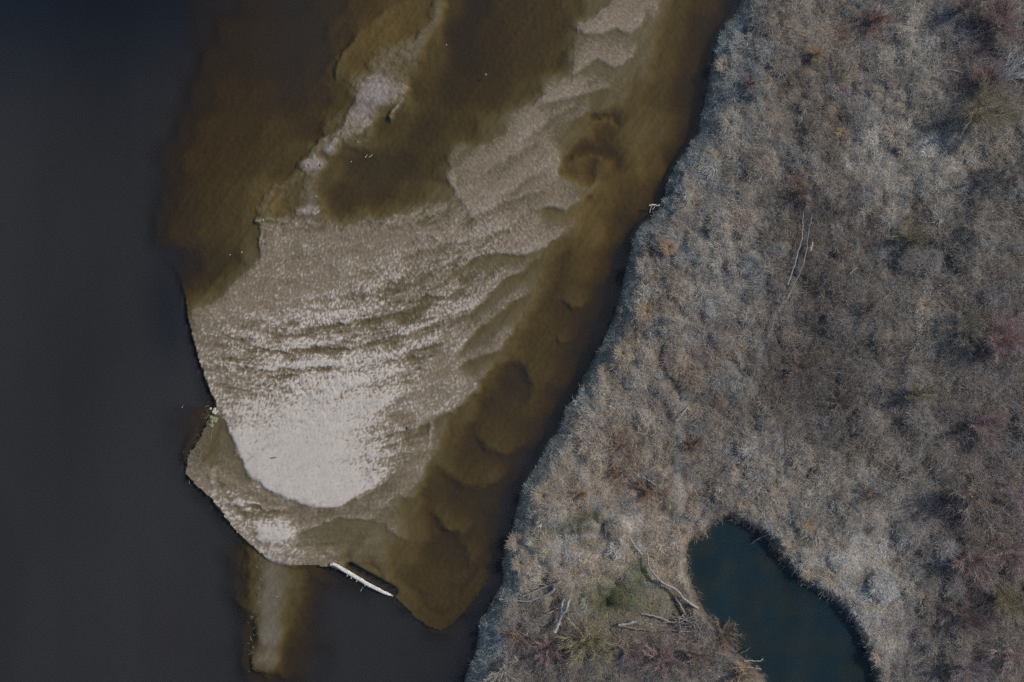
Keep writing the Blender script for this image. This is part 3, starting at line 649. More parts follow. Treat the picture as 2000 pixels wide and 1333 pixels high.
mud = smooth(-10, -2, lp); gcol = gcol * (1 - .8 * mud[..., None]) + .8 * mud[..., None] * np.array([.10, .08, .07])
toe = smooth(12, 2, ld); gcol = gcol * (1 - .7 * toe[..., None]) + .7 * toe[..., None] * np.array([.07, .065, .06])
nyl, nxl = lx.shape; il = np.arange(nyl * nxl).reshape(nyl, nxl)
QL = np.stack([il[1:, :-1], il[1:, 1:], il[:-1, 1:], il[:-1, :-1]], -1).reshape(-1, 4)
# true horizontal place: photo pixel seen at the actual height
kx = (H - np.clip(lzz, -3, 3)) / H / S
VL = np.stack([(lx - 1000) * kx, (666.5 - ly) * kx, lzz], -1).reshape(-1, 3)
kp = (ld[:-1, :-1].ravel() > -70)
trf = (tr_m[:-1, :-1].ravel() > .55)
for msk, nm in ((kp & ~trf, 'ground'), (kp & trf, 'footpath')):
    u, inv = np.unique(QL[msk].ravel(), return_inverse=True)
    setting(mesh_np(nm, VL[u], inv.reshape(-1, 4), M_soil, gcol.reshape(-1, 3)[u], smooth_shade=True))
far = [(72, -260, 1.1), (330, -260, 1.1), (330, 260, 1.1), (72, 260, 1.1), (28, 53.5, 1.1), (72, 53.5, 1.1), (48, 260, 1.1), (-8.5, -54, 1.1), (72, -54, 1.1), (-22, -260, 1.1)]
setting(mesh_np('far_ground', far, [(0, 1, 2, 3), (4, 5, 3, 6), (9, 0, 8, 7)], M_soil, np.full((len(far), 3), .16)))

def zland(px, py):
    return upsample(lzz, LX0, LY0, LST, np.asarray(px, float), np.asarray(py, float))
def G(px, py, up=0.0):
    """world point on the ground under a photo pixel"""
    zz = float(zland(np.array([px]), np.array([py]))[0])
    x, y = w2(px, py, zz)
    return Vector((x, y, zz + up))

# ------------------------------------------------------------------ blades
def blades(name, base, ang, length, rise, width, cols, mat=M_blade, droop=.6, link=True, tipc=1.15):
    """curved strips: base (n,3), heading, length, rise 0..1"""
    n = len(base)
    dx = np.cos(ang); dy = np.sin(ang)
    sx = -dy; sy = dx
    P = np.zeros((n, 3, 3))
    P[:, 0] = base
    P[:, 1, 0] = base[:, 0] + dx * length * (.42 - .25 * rise); P[:, 1, 1] = base[:, 1] + dy * length * (.42 - .25 * rise)
    P[:, 1, 2] = base[:, 2] + length * (.16 + .38 * rise)
    P[:, 2, 0] = base[:, 0] + dx * length * (.95 - .45 * rise); P[:, 2, 1] = base[:, 1] + dy * length * (.95 - .45 * rise)
    P[:, 2, 2] = base[:, 2] + length * (.10 + .75 * rise * (1 - .5 * droop))
    bend = rng.normal(0, .10, n) * length
    P[:, 2, 0] += sx * bend; P[:, 2, 1] += sy * bend
    wv = np.stack([width * .9, width, width * .25], 1)
    Vv = np.zeros((n, 3, 2, 3)); 
    off = np.zeros((n, 3, 3)); off[:, :, 0] = sx[:, None] * wv * .5; off[:, :, 1] = sy[:, None] * wv * .5
    tw = rng.normal(0, .35, n); off[:, :, 2] = tw[:, None] * wv * .5
    Vv[:, :, 0] = P - off; Vv[:, :, 1] = P + off
    b = np.arange(n)[:, None] * 6
    q1 = np.concatenate([b, b + 1, b + 3, b + 2], 1); q2 = np.concatenate([b + 2, b + 3, b + 5, b + 4], 1)
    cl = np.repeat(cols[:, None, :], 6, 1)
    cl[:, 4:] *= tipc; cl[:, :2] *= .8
    return mesh_np(name, Vv.reshape(-1, 3), np.concatenate([q1, q2]), mat, np.clip(cl.reshape(-1, 3), 0, .85), link=link)

def sample_tone(px, py):
    out = np.zeros((len(px), 3))
    for k in range(3): out[:, k] = upsample(tone[..., k], LX0, LY0, LST, px, py)
    return out

# tussock centres on a jittered lattice
st = 10.5
tx, ty = grid(800, 2470, -410, 1755, st)
tx = (tx + rng.uniform(-.6, .6, tx.shape) * st).ravel(); ty = (ty + rng.uniform(-.6, .6, ty.shape) * st).ravel()
td = upsample(ld, LX0, LY0, LST, tx, ty); tp_ = upsample(lp, LX0, LY0, LST, tx, ty)
ttr = upsample(np.maximum(tr_m, bare_m), LX0, LY0, LST, tx, ty)
sward = np.clip(blobs(tx, ty, [(1125, 1022, 48, 22, 25, 1), (1180, 1035, 34, 20, -20, .7), (1315, 880, 16, 20, 0, .7), (1250, 1110, 22, 40, 0, .8), (1230, 1160, 90, 40, -10, .8), (1180, 1180, 60, 30, 0, .7),
                                (1110, 1090, 90, 45, 10, .45)]), 0, 1)
inview = (tx > 870) & (tx < 2080) & (ty > -80) & (ty < 1420)
ok = (inview | (rng.random(len(tx)) < .33)) & (td > 3) & (tp_ < -3) & (rng.random(len(tx)) > ttr * 1.1) & (rng.random(len(tx)) > .8 * upsample(gap, LX0, LY0, LST, tx, ty))
tx, ty, td, sward, tp_ = tx[ok], ty[ok], td[ok], sward[ok], tp_[ok]
nT = len(tx)
vig = np.clip(1 + .5 * fbm(tx / 45, ty / 45, 151, 3) + rng.normal(0, .22, nT), .35, 2.0)      # vigour of each tussock
lean = fbm(tx / 160, ty / 160, 161, 3) * 4 + .6
vig = vig * (1 - .42 * flat[hid[np.clip(((ty - LY0) / LST + .5).astype(int), 0, lx.shape[0] - 1), np.clip(((tx - LX0) / LST + .5).astype(int), 0, lx.shape[1] - 1)]])
hgt = vig * (1 - .65 * sward) * np.interp(td, [0, 25, 60], [.5, .75, 1.0])
nb = np.clip((48 * vig ** .6).astype(int), 16, 80)
nb = np.where(sward > .4, (nb * 1.2).astype(int), nb)
own = np.repeat(np.arange(nT), nb); n = len(own)
spread = rng.uniform(0, 2 * np.pi, n)
rad = np.abs(rng.normal(0, 4.2, n))
bx = tx[own] + np.cos(spread) * rad; by = ty[own] - np.sin(spread) * rad
okb = (upsample(lp, LX0, LY0, LST, bx, by) < -1) & (upsample(ld, LX0, LY0, LST, bx, by) > 2) & (rng.random(n) > 1.3 * upsample(np.maximum(tr_m, np.maximum(bare_m, hole_m)), LX0, LY0, LST, bx, by))
own, spread, bx, by = own[okb], spread[okb], bx[okb], by[okb]; n = len(own)
bz = zland(bx, by)
wx, wy = w2(bx, by, bz)
ti = np.clip(((ty - LY0) / LST + .5).astype(int), 0, lx.shape[0] - 1); tj = np.clip(((tx - LX0) / LST + .5).astype(int), 0, lx.shape[1] - 1)
do_ = hid[ti, tj]
outw = np.arctan2(-(ty - hy[do_]), tx - hx[do_])                       # blades spill outwards from each hummock
comb = 5.5 * fbm(tx / 95, ty / 95, 163, 2) + .35 * hlean[do_]                # wind-combed swathes
u_ = rng.random(n)
ang = np.where(u_ < .25, spread + rng.normal(0, .5, n), np.where(u_ < .55, outw[own] + rng.normal(0, .55, n), comb[own] + rng.normal(0, .4, n)))
L = hgt[own] * rng.uniform(.22, .66, n)
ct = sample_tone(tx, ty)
ti = np.clip(((ty - LY0) / LST + .5).astype(int), 0, lx.shape[0] - 1); tj = np.clip(((tx - LX0) / LST + .5).astype(int), 0, lx.shape[1] - 1)
dom = hid[ti, tj]; dq = hval[ti, tj]                                  # the hummock a tussock grows on and how near its crown
tb = np.clip(1 + rng.normal(0, .13, nT), .5, 1.6) * htone[dom]
warmth = rng.normal(0, .04, nT) + hwarm[dom]
ct = ct * tb[:, None] * np.stack([1 + warmth, np.ones(nT), 1 - warmth], 1)
bc = ct[own] * np.clip(1 + rng.normal(0, .19, n), .4, 1.8)[:, None]
pale = rng.random(n) < .055
bc[pale] = bc[pale] * .5 + np.array([.62, .57, .49]) * .5
dark = rng.random(n) < .14
bc[dark] *= .55
rise = np.clip(rng.normal(.26, .18, n), .02, .9)
wd = rng.uniform(.012, .028, n) * np.where((bx > 870) & (bx < 2080) & (by > -80) & (by < 1420), 1, 2.0)
isg = sward[own] > .42
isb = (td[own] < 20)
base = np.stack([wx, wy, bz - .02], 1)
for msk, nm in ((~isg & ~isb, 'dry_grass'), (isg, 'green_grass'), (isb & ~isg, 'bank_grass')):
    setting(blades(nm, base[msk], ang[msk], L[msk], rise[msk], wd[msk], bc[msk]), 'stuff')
print('blades', n)

# ------------------------------------------------------------------ tubes, branches, trees
def tubes(paths, radii, k=4):
    """paths (N,M,3), radii (N,M) -> verts, quads, tris(caps)"""
    paths = np.asarray(paths, float); radii = np.asarray(radii, float)
    N_, M_, _ = paths.shape
    tan = np.gradient(paths, axis=1); tan /= np.linalg.norm(tan, axis=2, keepdims=True) + 1e-9
    ref = np.where(np.abs(tan[..., 2:3]) > .9, np.array([1., 0, 0]), np.array([0, 0, 1.]))
    a = np.cross(tan, ref); a /= np.linalg.norm(a, axis=2, keepdims=True) + 1e-9
    b = np.cross(tan, a)
    th = np.arange(k) * 2 * np.pi / k
    ring = paths[:, :, None] + radii[:, :, None, None] * (np.cos(th)[None, None, :, None] * a[:, :, None] + np.sin(th)[None, None, :, None] * b[:, :, None])
    Vv = ring.reshape(-1, 3)
    idx = np.arange(N_ * M_ * k).reshape(N_, M_, k)
    q = np.stack([idx[:, :-1], np.roll(idx, -1, 2)[:, :-1], np.roll(idx, -1, 2)[:, 1:], idx[:, 1:]], -1).reshape(-1, 4)
    capt = []
    for e, fl in ((0, True), (M_ - 1, False)):
        for j in range(1, k - 1):
            tri = np.stack([idx[:, e, 0], idx[:, e, j], idx[:, e, j + 1]], -1)
            capt.append(tri[:, ::-1] if not fl else tri)
    return Vv, q, np.concatenate(capt), N_, M_, k

def tube_obj(name, paths, radii, col, k=4, mat=None, parent=None, jit=.12, smooth_shade=False):
    Vv, q, t, N_, M_, k = tubes(paths, radii, k)
    cl = np.array(col)[None] * np.clip(1 + rng.normal(0, jit, N_), .4, 1.7)[:, None]
    cl = np.repeat(cl, M_ * k, 0)
    o = mesh_np(name, Vv, q, mat or M_twig, np.clip(cl, 0, .85), tris=t, smooth_shade=smooth_shade)
    if parent: o.parent = parent
    return o

def catmull(pts, m):
    pts = np.asarray(pts, float)
    if len(pts) == 2:
        t = np.linspace(0, 1, m)[:, None]; return pts[0] * (1 - t) + pts[1] * t
    P = np.vstack([2 * pts[0] - pts[1], pts, 2 * pts[-1] - pts[-2]])
    out = []
    for s in np.linspace(0, len(pts) - 1 - 1e-6, m):
        i = int(s); u = s - i
        p0, p1, p2, p3 = P[i], P[i + 1], P[i + 2], P[i + 3]
        out.append(.5 * ((2 * p1) + (-p0 + p2) * u + (2 * p0 - 5 * p1 + 4 * p2 - p3) * u * u + (-p0 + 3 * p1 - 3 * p2 + p3) * u ** 3))
    return np.array(out)

def limb(name, pix, r0, r1, col, lift=.12, parent=None, m=18, k=7, origin=None, wob=.03, water=False, lifts=None):
    """a lying limb traced through photo pixels"""
    pts = []
    for i, (px, py) in enumerate(pix):
        up = lifts[i] if lifts else lift
        p = W(px, py, up) if water else G(px, py, up)
        pts.append(p)
    pa = catmull(pts, m)
    pa[1:-1] += rng.normal(0, wob, (m - 2, 3)) * np.array([1, 1, .5])
    rad = np.linspace(r0, r1, m) * (1 + rng.normal(0, .07, m))
    if origin is not None: pa = pa - np.array(origin)
    o = tube_obj(name, pa[None], rad[None], col, k, M_wood, parent, jit=0, smooth_shade=True)
    return o, pa

def side_twigs(parent, pa, n, length, r, col, name='twigs', spread=.9, upb=.3, start=.3):
    m = len(pa); P = []; R = []
    for _ in range(n):
        i = rng.integers(int(m * start), m - 1)
        d = pa[min(i + 1, m - 1)] - pa[i - 1]; d /= np.linalg.norm(d) + 1e-9
        v = d + rng.normal(0, spread, 3); v[2] = abs(v[2]) * upb + .05; v /= np.linalg.norm(v)
        l = length * rng.uniform(.4, 1.1)
        p0 = pa[i]; p1 = p0 + v * l * .5 + rng.normal(0, .06, 3) * l; p2 = p0 + v * l + rng.normal(0, .14, 3) * l
        P.append([p0, p1, p2]); R.append([r, r * .7, r * .35])
    for p_, r_ in zip(P, R): tube_obj('twig', np.array([p_]), np.array([r_]), col, 3, M_twig, parent, jit=.15)

GREY = (.37, .34, .31); PALE = (.60, .56, .50); BROWN = (.27, .21, .16); SILVER = (.41, .40, .39)

def fallen(label, main, r0, r1, col=GREY, forks=(), twigs=0, lift=.3, cat='branch', name='fallen_branch', group=None, tl=.8, lifts=None):
    o0 = G(*main[0])
    e = empty(name, o0); tag(e, label, cat, group)
    trunk, pa = limb('limb', main, r0 * .95, r1 * .95, col, lift, e, origin=o0, lifts=lifts)
    for f, a, b in forks:
        limb('fork', f, a, b, col, lift, e, origin=o0, m=12, k=6)
    if twigs: side_twigs(e, pa, twigs, tl, .018, tuple(c * .8 for c in col))
    return e

# --- the stranded white log on the bar
o0 = W(646, 1103, .15)
log = empty('stranded_log', o0); tag(log, 'bleached white tree trunk stranded in shallow water at the foot of the sandbar', 'log')
lp_ = [W(*p) for p in [(646, 1103, .30), (652, 1103, .30), (662, 1108, .32), (675, 1116, .32), (690, 1125, .3), (705, 1134, .3), (720, 1143, .28), (735, 1150, .26), (748, 1157, .2), (758, 1161, .1), (765, 1164, 0.0)]]
pa = catmull(lp_, 40); pa[1:-1] += rng.normal(0, .012, (38, 3))
rad = np.interp(np.linspace(0, 1, 40), [0, .05, .2, .4, .6, .8, .92, 1], [.12, .16, .17, .20, .19, .16, .12, .07]) * (1 + rng.normal(0, .05, 40))
tube_obj('trunk', (pa - np.array(o0))[None], rad[None], (.70, .685, .66), 10, M_wood, log, 0, True)
for i, dv, l, r in [(13, (-.35, -.9, .2), .30, .07), (15, (-.3, -1, .0), .34, .08), (12, (.3, .8, .4), .26, .07), (18, (-.5, -.9, .1), .28, .08), (19, (.4, .7, .4), .22, .06), (22, (-.3, -.8, .2), .2, .06)]:
    p0 = pa[i] - np.array(o0); v = np.array(dv) / np.linalg.norm(dv)
    p0 = p0 + v * rad[i] * .55
    tube_obj('bark_stub', np.array([[p0, p0 + v * l * .5, p0 + v * l * .85]]), np.array([[r, r * .85, r * .45]]), (.62, .60, .56), 6, M_wood, log, 0)
for dv in [(.9, -.2, .1), (.9, .25, .2), (.8, -.5, .15)]:
    p0 = pa[38] - np.array(o0); v = np.array(dv) / np.linalg.norm(dv)
    tube_obj('root_stub', np.array([[p0, p0 + v * .12, p0 + v * .26]]), np.array([[.06, .05, .02]]), (.45, .43, .40), 5, M_wood, log, 0)

def water_stick(label, a, b, r, col, z0=.03, name='driftwood_stick', mid=None):
    pts = [W(a[0], a[1], z0)] + ([W(mid[0], mid[1], z0 + .04)] if mid else []) + [W(b[0], b[1], z0 + .02)]
    o0 = pts[0]; m = 8
    pa = catmull(pts, m) - np.array(o0)
    o = tube_obj(name, pa[None], np.linspace(r, r * .5, m)[None], col, 5, M_wood, None, 0, True)
    o.location = o0
    return tag(o, label, 'stick')
water_stick('short twig poking out of dark water just below the middle of the stranded log', (704, 1155), (709, 1147), .035, (.55, .53, .48))
water_stick('straight tiny pale stick, left of a pair in the shallows east of the narrow island', (713, 308), (718, 301), .03, (.62, .58, .5))
water_stick('curved tiny pale stick, right of a pair in the shallows east of the narrow island', (721, 307), (727, 301), .035, (.62, .58, .5), mid=(725, 305))
water_stick('pale stick lying on the dark gravel at the foot of the narrow island', (620, 416), (624, 411), .035, (.7, .68, .64))
water_stick('thin light straw floating on the dark river west of the white bar tongue', (355, 797), (358, 791), .02, (.5, .5, .46))
water_stick('pale straw lying across the middle of the grey submerged spit', (538, 1166), (546, 1166), .025, (.5, .42, .36))
water_stick('dark waterlogged stick lying on the white dry sand', (529, 895), (540, 894), .06, (.16, .15, .13), z0=.27)

# snag off the bank
o0 = W(1268, 400, .05)
sn = empty('river_snag', o0); tag(sn, 'pale dead branch snagged in the side channel beside the bank', 'branch')
_, pa = limb('limb', [(1268, 401), (1276, 400), (1282, 402), (1289, 402)], .09, .05, (.62, .61, .58), .12, sn, m=10, k=6, origin=o0, water=True)
for f in ([(1274, 401), (1271, 408), (1269, 416)], [(1279, 402), (1277, 407), (1274, 409)], [(1286, 402), (1289, 399), (1288, 401)]):
    limb('fork', f, .05, .025, (.58, .56, .52), .1, sn, m=6, k=5, origin=o0, water=True)

# stones
def stone(label, px, py, r, col, z=.05, group=None):
    import bmesh
    bm = bmesh.new(); bmesh.ops.create_icosphere(bm, subdivisions=2, radius=r * .8)
    sd = rng.uniform(0, 50)
    for v in bm.verts:
        f = 1 + .28 * math.sin(v.co.x * 9 / r * .3 + sd) * math.cos(v.co.y * 7 / r * .3 - sd) + rng.normal(0, .04)
        v.co = Vector((v.co.x * f * 1.2, v.co.y * f, v.co.z * f * .62))
    me = bpy.data.meshes.new('stone'); bm.to_mesh(me); bm.free()
    a = me.color_attributes.new('Col', 'FLOAT_COLOR', 'POINT')
    a.data.foreach_set('color', np.tile(np.array([*col, 1.], np.float32), len(me.vertices)))
    me.materials.append(M_stone)
    o = bpy.data.objects.new('stone', me); C.objects.link(o)
    o.location = W(px, py, z); o.rotation_euler = (0, 0, rng.uniform(0, 6))
    return tag(o, label, 'stone', group)
WH = (.58, .58, .58); DK = (.05, .045, .04)
stone('white pebble at the top of the mauve gravel on the narrow island', 721, 154, .07, WH, .1)
stone('white pebble in the shallows just below the broad end of the narrow island', 699, 278, .06, WH, .0)
stone('white pebble in olive shallows nearest the pair of tiny pale sticks', 686, 316, .06, WH, .0)
stone('white pebble on the dark foot of the narrow island above the pale stick', 617, 384, .07, WH, .05)
stone('white pebble at the corner where the thin sand tail meets the big bar', 514, 430, .08, WH, .03)
stone('white pebble on wet sand just inside the north-west corner of the big bar', 531, 443, .06, WH, .05)
stone('left one of two white pebbles in brown shallows west of the bar corner', 449, 498, .06, WH, .0)
stone('right one of two white pebbles in brown shallows west of the bar corner', 472, 493, .07, WH, .0)
stone('dark wet stone on the west rim of the big bar below its corner', 517, 477, .07, DK, .05)
stone('dark rock with a pale top breaking the water between the island and the upper bar', 948, 146, .16, (.2, .2, .19), .0)
stone('small pale pebble in brown water beside the ochre shoal at the top edge', 872, 88, .06, WH, .0)
stone('dark round stone lying beside the pale ridge east of the white tongue', 797, 837, .2, (.13, .12, .1), .08)
stone('lone white speck of stone on the tan sand below the long western scarp', 618, 561, .06, WH, .09)
for i, (a, b, zz, lb) in enumerate([(602, 322, .05, 'black stone on the left of the mauve gravel knoll in the island tail'), (624, 323, .05, 'black stone at the right tip of the mauve gravel knoll in the island tail')]):
    stone(lb, a, b, .11, DK, zz)

# pale foam and green algae lump beside the scarp
def clump(name, label, cat, px, py, r, col, z0, n, seed):
    r_ = np.random.default_rng(seed)
    import bmesh
    bm = bmesh.new()
    for i in range(n):
        g = bmesh.ops.create_icosphere(bm, subdivisions=2, radius=r * r_.uniform(.3, .6))
        ox, oy = r_.normal(0, r * .6, 2)
        for v in g['verts']:
            v.co = Vector((v.co.x * 1.2 + ox, v.co.y * 1.3 + oy, v.co.z * .35)) + Vector(r_.normal(0, r * .03, 3))
    me = bpy.data.meshes.new(name); bm.to_mesh(me); bm.free()
    a = me.color_attributes.new('Col', 'FLOAT_COLOR', 'POINT')
    cv = np.ones((len(me.vertices), 4), np.float32); cv[:, :3] = np.array(col) * np.clip(1 + r_.normal(0, .12, (len(me.vertices), 1)), .5, 1.4)
    a.data.foreach_set('color', cv.ravel()); me.materials.append(M_stone)
    o = bpy.data.objects.new(name, me); C.objects.link(o); o.location = W(px, py, z0)
    return tag(o, label, cat)
clump('foam_patch', 'cream patch of foam caught against the west scarp of the bar', 'foam', 420, 800, .28, (.66, .64, .5), .0, 9, 3)
clump('algae_mat', 'yellow green algae mat in the shallows just south of the cream foam', 'algae', 418, 822, .28, (.34, .36, .2), -.02, 9, 5)

# --- fallen wood on the land
fallen('longest and thickest bleached driftwood trunk, snaking down to the west shore of the pond',
       [(1261, 1072), (1264, 1089), (1265, 1105), (1281, 1124), (1295, 1136), (1313, 1144), (1324, 1154), (1332, 1165), (1348, 1177), (1361, 1186)], .07, .15, GREY,
       forks=(([(1272, 1130), (1285, 1135), (1297, 1138)], .07, .12), ([(1332, 1166), (1324, 1166), (1318, 1165)], .14, .10), ([(1318, 1165), (1326, 1177), (1336, 1196), (1340, 1204)], .12, .07)),
       twigs=10, cat='log', name='fallen_tree', lifts=[.5, .55, .55, .6, .6, .65, .65, .6, .5, .3])
fallen('short straight bleached pole lying beside the green hollow above the long pond trunk', [(1229, 1050), (1240, 1066), (1252, 1082)], .09, .07, SILVER)
fallen('grey limb pointing at the brush pile from the left, south of the green sward', [(1252, 1197), (1272, 1200), (1291, 1206), (1317, 1217)], .10, .07, GREY, twigs=4)
fallen('stout stub of pale trunk at the upper edge of the southern shrubs', [(1207, 1219), (1225, 1216), (1244, 1212)], .10, .16, SILVER)
fallen('long thin dark limb running along the top of the southern shrubs to the pond brush', [(1207, 1220), (1238, 1225), (1264, 1230), (1289, 1229), (1316, 1229), (1348, 1232)], .09, .05, BROWN, twigs=12)
fallen('bowed dark grey limb beside the shaded bank edge, lowest of three', [(976, 1169), (1007, 1172), (1036, 1172), (1062, 1162), (1077, 1154), (1083, 1143)], .08, .13, (.38, .36, .36), twigs=6)
fallen('pale forked limb lying just above the bowed dark limb near the bank', [(1100, 1133), (1084, 1139), (1068, 1143), (1052, 1150), (1036, 1157), (1022, 1162)], .12, .06, GREY,
       forks=(([(1068, 1143), (1060, 1140), (1046, 1142), (1034, 1144)], .08, .04),))
fallen('thick grey trunk split in a Y that rises out of the pink southern shrub', [(1082, 1228), (1088, 1215), (1092, 1207), (1096, 1194), (1103, 1185), (1107, 1178), (1112, 1162)], .20, .12, SILVER,
       forks=(([(1096, 1194), (1096, 1179), (1101, 1163)], .15, .09),), cat='log', name='fallen_tree', lift=.8)
fallen('thin mauve limb leaning left of the Y shaped trunk', [(1090, 1186), (1073, 1195), (1057, 1203), (1040, 1210)], .07, .04, (.33, .28, .28), twigs=6)
fallen('short pale branch, longer of two at the bottom left of the southern shrubs', [(977, 1296), (988, 1288), (1001, 1282)], .05, .05, SILVER, lift=1.0)
fallen('shortest pale stick, upper of two at the bottom left of the southern shrubs', [(1004, 1271), (1011, 1282)], .05, .04, PALE, lift=1.0)
fallen('left one of twin long bent saplings bowed side by side in the dark brown stand', [(1565, 416), (1564, 439), (1562, 466), (1557, 488), (1550, 513), (1541, 538), (1535, 558)], .05, .09, (.40, .375, .37), lift=.45)
fallen('right one of twin long bent saplings bowed side by side in the dark brown stand', [(1581, 420), (1577, 448), (1572, 484), (1565, 517), (1552, 546), (1534, 585)], .05, .08, (.31, .30, .275), lift=.45)
fallen('stubby white stick just right of the twin bent saplings', [(1583, 474), (1579, 492)], .07, .07, (.62, .57, .52), lift=.5)
fallen('thin pale stick lying on the grey footpath north of the pond', [(1320, 823), (1332, 807), (1344, 793)], .05, .04, PALE, lift=.3)
fallen('pale stick lying in rusty brambles west of the footpath, right one of two', [(1256, 931), (1270, 940), (1283, 950)], .06, .04, SILVER)
fallen('pale stick lying in rusty brambles west of the footpath, left one of two', [(1223, 922), (1233, 930), (1241, 940)], .05, .04, GREY)
fallen('thin branch drooping from the north shore into the teal pond', [(1499, 1041), (1483, 1047), (1466, 1054), (1454, 1068), (1443, 1081)], .06, .04, (.25, .23, .22), lifts=[.5, .5, .9, .7, .5], twigs=3)
fallen('dark stub on the south-west shore of the pond, left of a crossed pair', [(1415, 1255), (1425, 1262), (1435, 1268)], .05, .04, (.28, .26, .25), lifts=[.5, .8, .6])
fallen('dark stub on the south-west shore of the pond, right of a crossed pair', [(1444, 1271), (1452, 1263), (1460, 1255)], .04, .03, (.18, .17, .16), lifts=[.5, .9, 1.0])
fallen('grey bough reaching over the south-west pond water, upper of two', [(1448, 1284), (1462, 1282), (1473, 1281), (1482, 1277)], .06, .03, (.38, .37, .36), lifts=[.8, 1.0, 1.2, 1.2], twigs=5)
fallen('grey bough reaching over the south-west pond water, lower of two', [(1455, 1298), (1466, 1297), (1480, 1297)], .06, .05, (.42, .42, .42), lifts=[.6, .9, 1.1])
fallen('dark limb lying left of the rose shrub near the upper right corner', [(1838, 144), (1853, 146), (1870, 152)], .10, .06, (.25, .23, .20), lift=.9)
fallen('thin dead stick at the dark hollow south of the twin bent saplings', [(1511, 608), (1509, 625), (1504, 645)], .05, .04, GREY, lift=.4)
fallen('crooked pale twig lying in the rough grass right of the twin bent saplings', [(1655, 536), (1663, 529), (1670, 524)], .045, .03, SILVER, lift=.5)
# brush pile by the pond
o0 = G(1335, 1215); e = empty('brush_pile', o0); tag(e, 'heap of dark broken branches at the lower end of the long pond trunk', 'brush pile')
for i in range(26):
    a = rng.uniform(0, np.pi); cx_, cy_ = 1335 + rng.normal(0, 11), 1214 + rng.normal(0, 9); l = rng.uniform(8, 20)
    p = [(cx_ - l * math.cos(a), cy_ - l * math.sin(a)), (cx_ + rng.normal(0, 2), cy_ + rng.normal(0, 2)), (cx_ + l * math.cos(a), cy_ + l * math.sin(a))]
    limb('stick', p, .05, .025, tuple(np.array((.30, .28, .27)) * rng.uniform(.6, 1.5)), rng.uniform(.2, .8), e, m=6, k=5, origin=o0)

# --- bare shrubs and trees
def bare_plant(name, label, cat, px, py, h, spread, col, stems=9, twigs=420, lean=(0, 0), group=None, tr=.012, stem_r=.05, stemcol=None, seed=0, parts=('stem', 'twigs'), fine=1.0):
    r_ = np.random.default_rng(seed * 7 + 11)
    o0 = G(px, py); e = empty(name, o0); tag(e, label, cat, group)
    M_ = 7
    az = r_.uniform(0, 2 * np.pi, stems) ; out = np.sqrt(r_.uniform(.02, 1, stems)) * spread
    hh = h * r_.uniform(.7, 1.05, stems) * np.sqrt(np.clip(1.12 - (out / (spread * 1.25)) ** 2, .2, 1.2))
    tipx = np.cos(az) * out + lean[0]; tipy = np.sin(az) * out + lean[1]
    t = np.linspace(0, 1, M_)
    P = np.zeros((stems, M_, 3))
    P[:, :, 0] = tipx[:, None] * t ** 1.35; P[:, :, 1] = tipy[:, None] * t ** 1.35; P[:, :, 2] = hh[:, None] * t ** .85
    b0 = r_.normal(0, .07 * spread, (stems, 2)); P[:, :, :2] += b0[:, None] * (1 - t)[None, :, None]
    P[:, 1:] += r_.normal(0, .045 * h * .5, (stems, M_ - 1, 3)) * t[None, 1:, None]
    P[:, 0, 2] -= .1
    R = stem_r * r_.uniform(.6, 1.2, stems)[:, None] * (1.05 - .85 * t)[None]
    sc = stemcol or tuple(c * 1.05 for c in col)
    tube_obj(parts[0], P, R, sc, 5, M_twig, e, jit=.15, smooth_shade=True)
    # twigs in two orders
    n1 = int(twigs * .3); n2 = twigs - n1
    def sub(P, n, l0, spr, up, m=4):
        s = r_.integers(0, P.shape[0], n); u = r_.uniform(.25, .98, n) * (P.shape[1] - 1)
        i = np.minimum(u.astype(int), P.shape[1] - 2); f = (u - i)[:, None]
        p0 = P[s, i] * (1 - f) + P[s, i + 1] * f
        d = P[s, i + 1] - P[s, i]; d /= np.linalg.norm(d, axis=1, keepdims=True) + 1e-9
        v = d + r_.normal(0, spr, (n, 3)); v[:, 2] += up; v /= np.linalg.norm(v, axis=1, keepdims=True)
        l = l0 * r_.uniform(.4, 1.15, n)
        tt = np.linspace(0, 1, m)
        Q_ = p0[:, None] + v[:, None] * (l[:, None] * tt[None])[..., None]
        Q_[:, 1:] += r_.normal(0, .032, (n, m - 1, 3)) * l[:, None, None]
        Q_[:, :, 2] = np.maximum(Q_[:, :, 2], .05)
        return Q_
    T1 = sub(P, n1, h * .36, .36, .10); T2 = sub(T1, n2, h * .24 * fine, .45, .12)
    T = np.concatenate([T1, T2])
    rr_ = np.concatenate([np.full(n1, tr * 1.7), np.full(n2, tr)])
    Rt = rr_[:, None] * np.linspace(1, .45, 4)[None]
    tube_obj(parts[1], T, Rt, col, 3, M_twig, e, jit=.22)
    return e

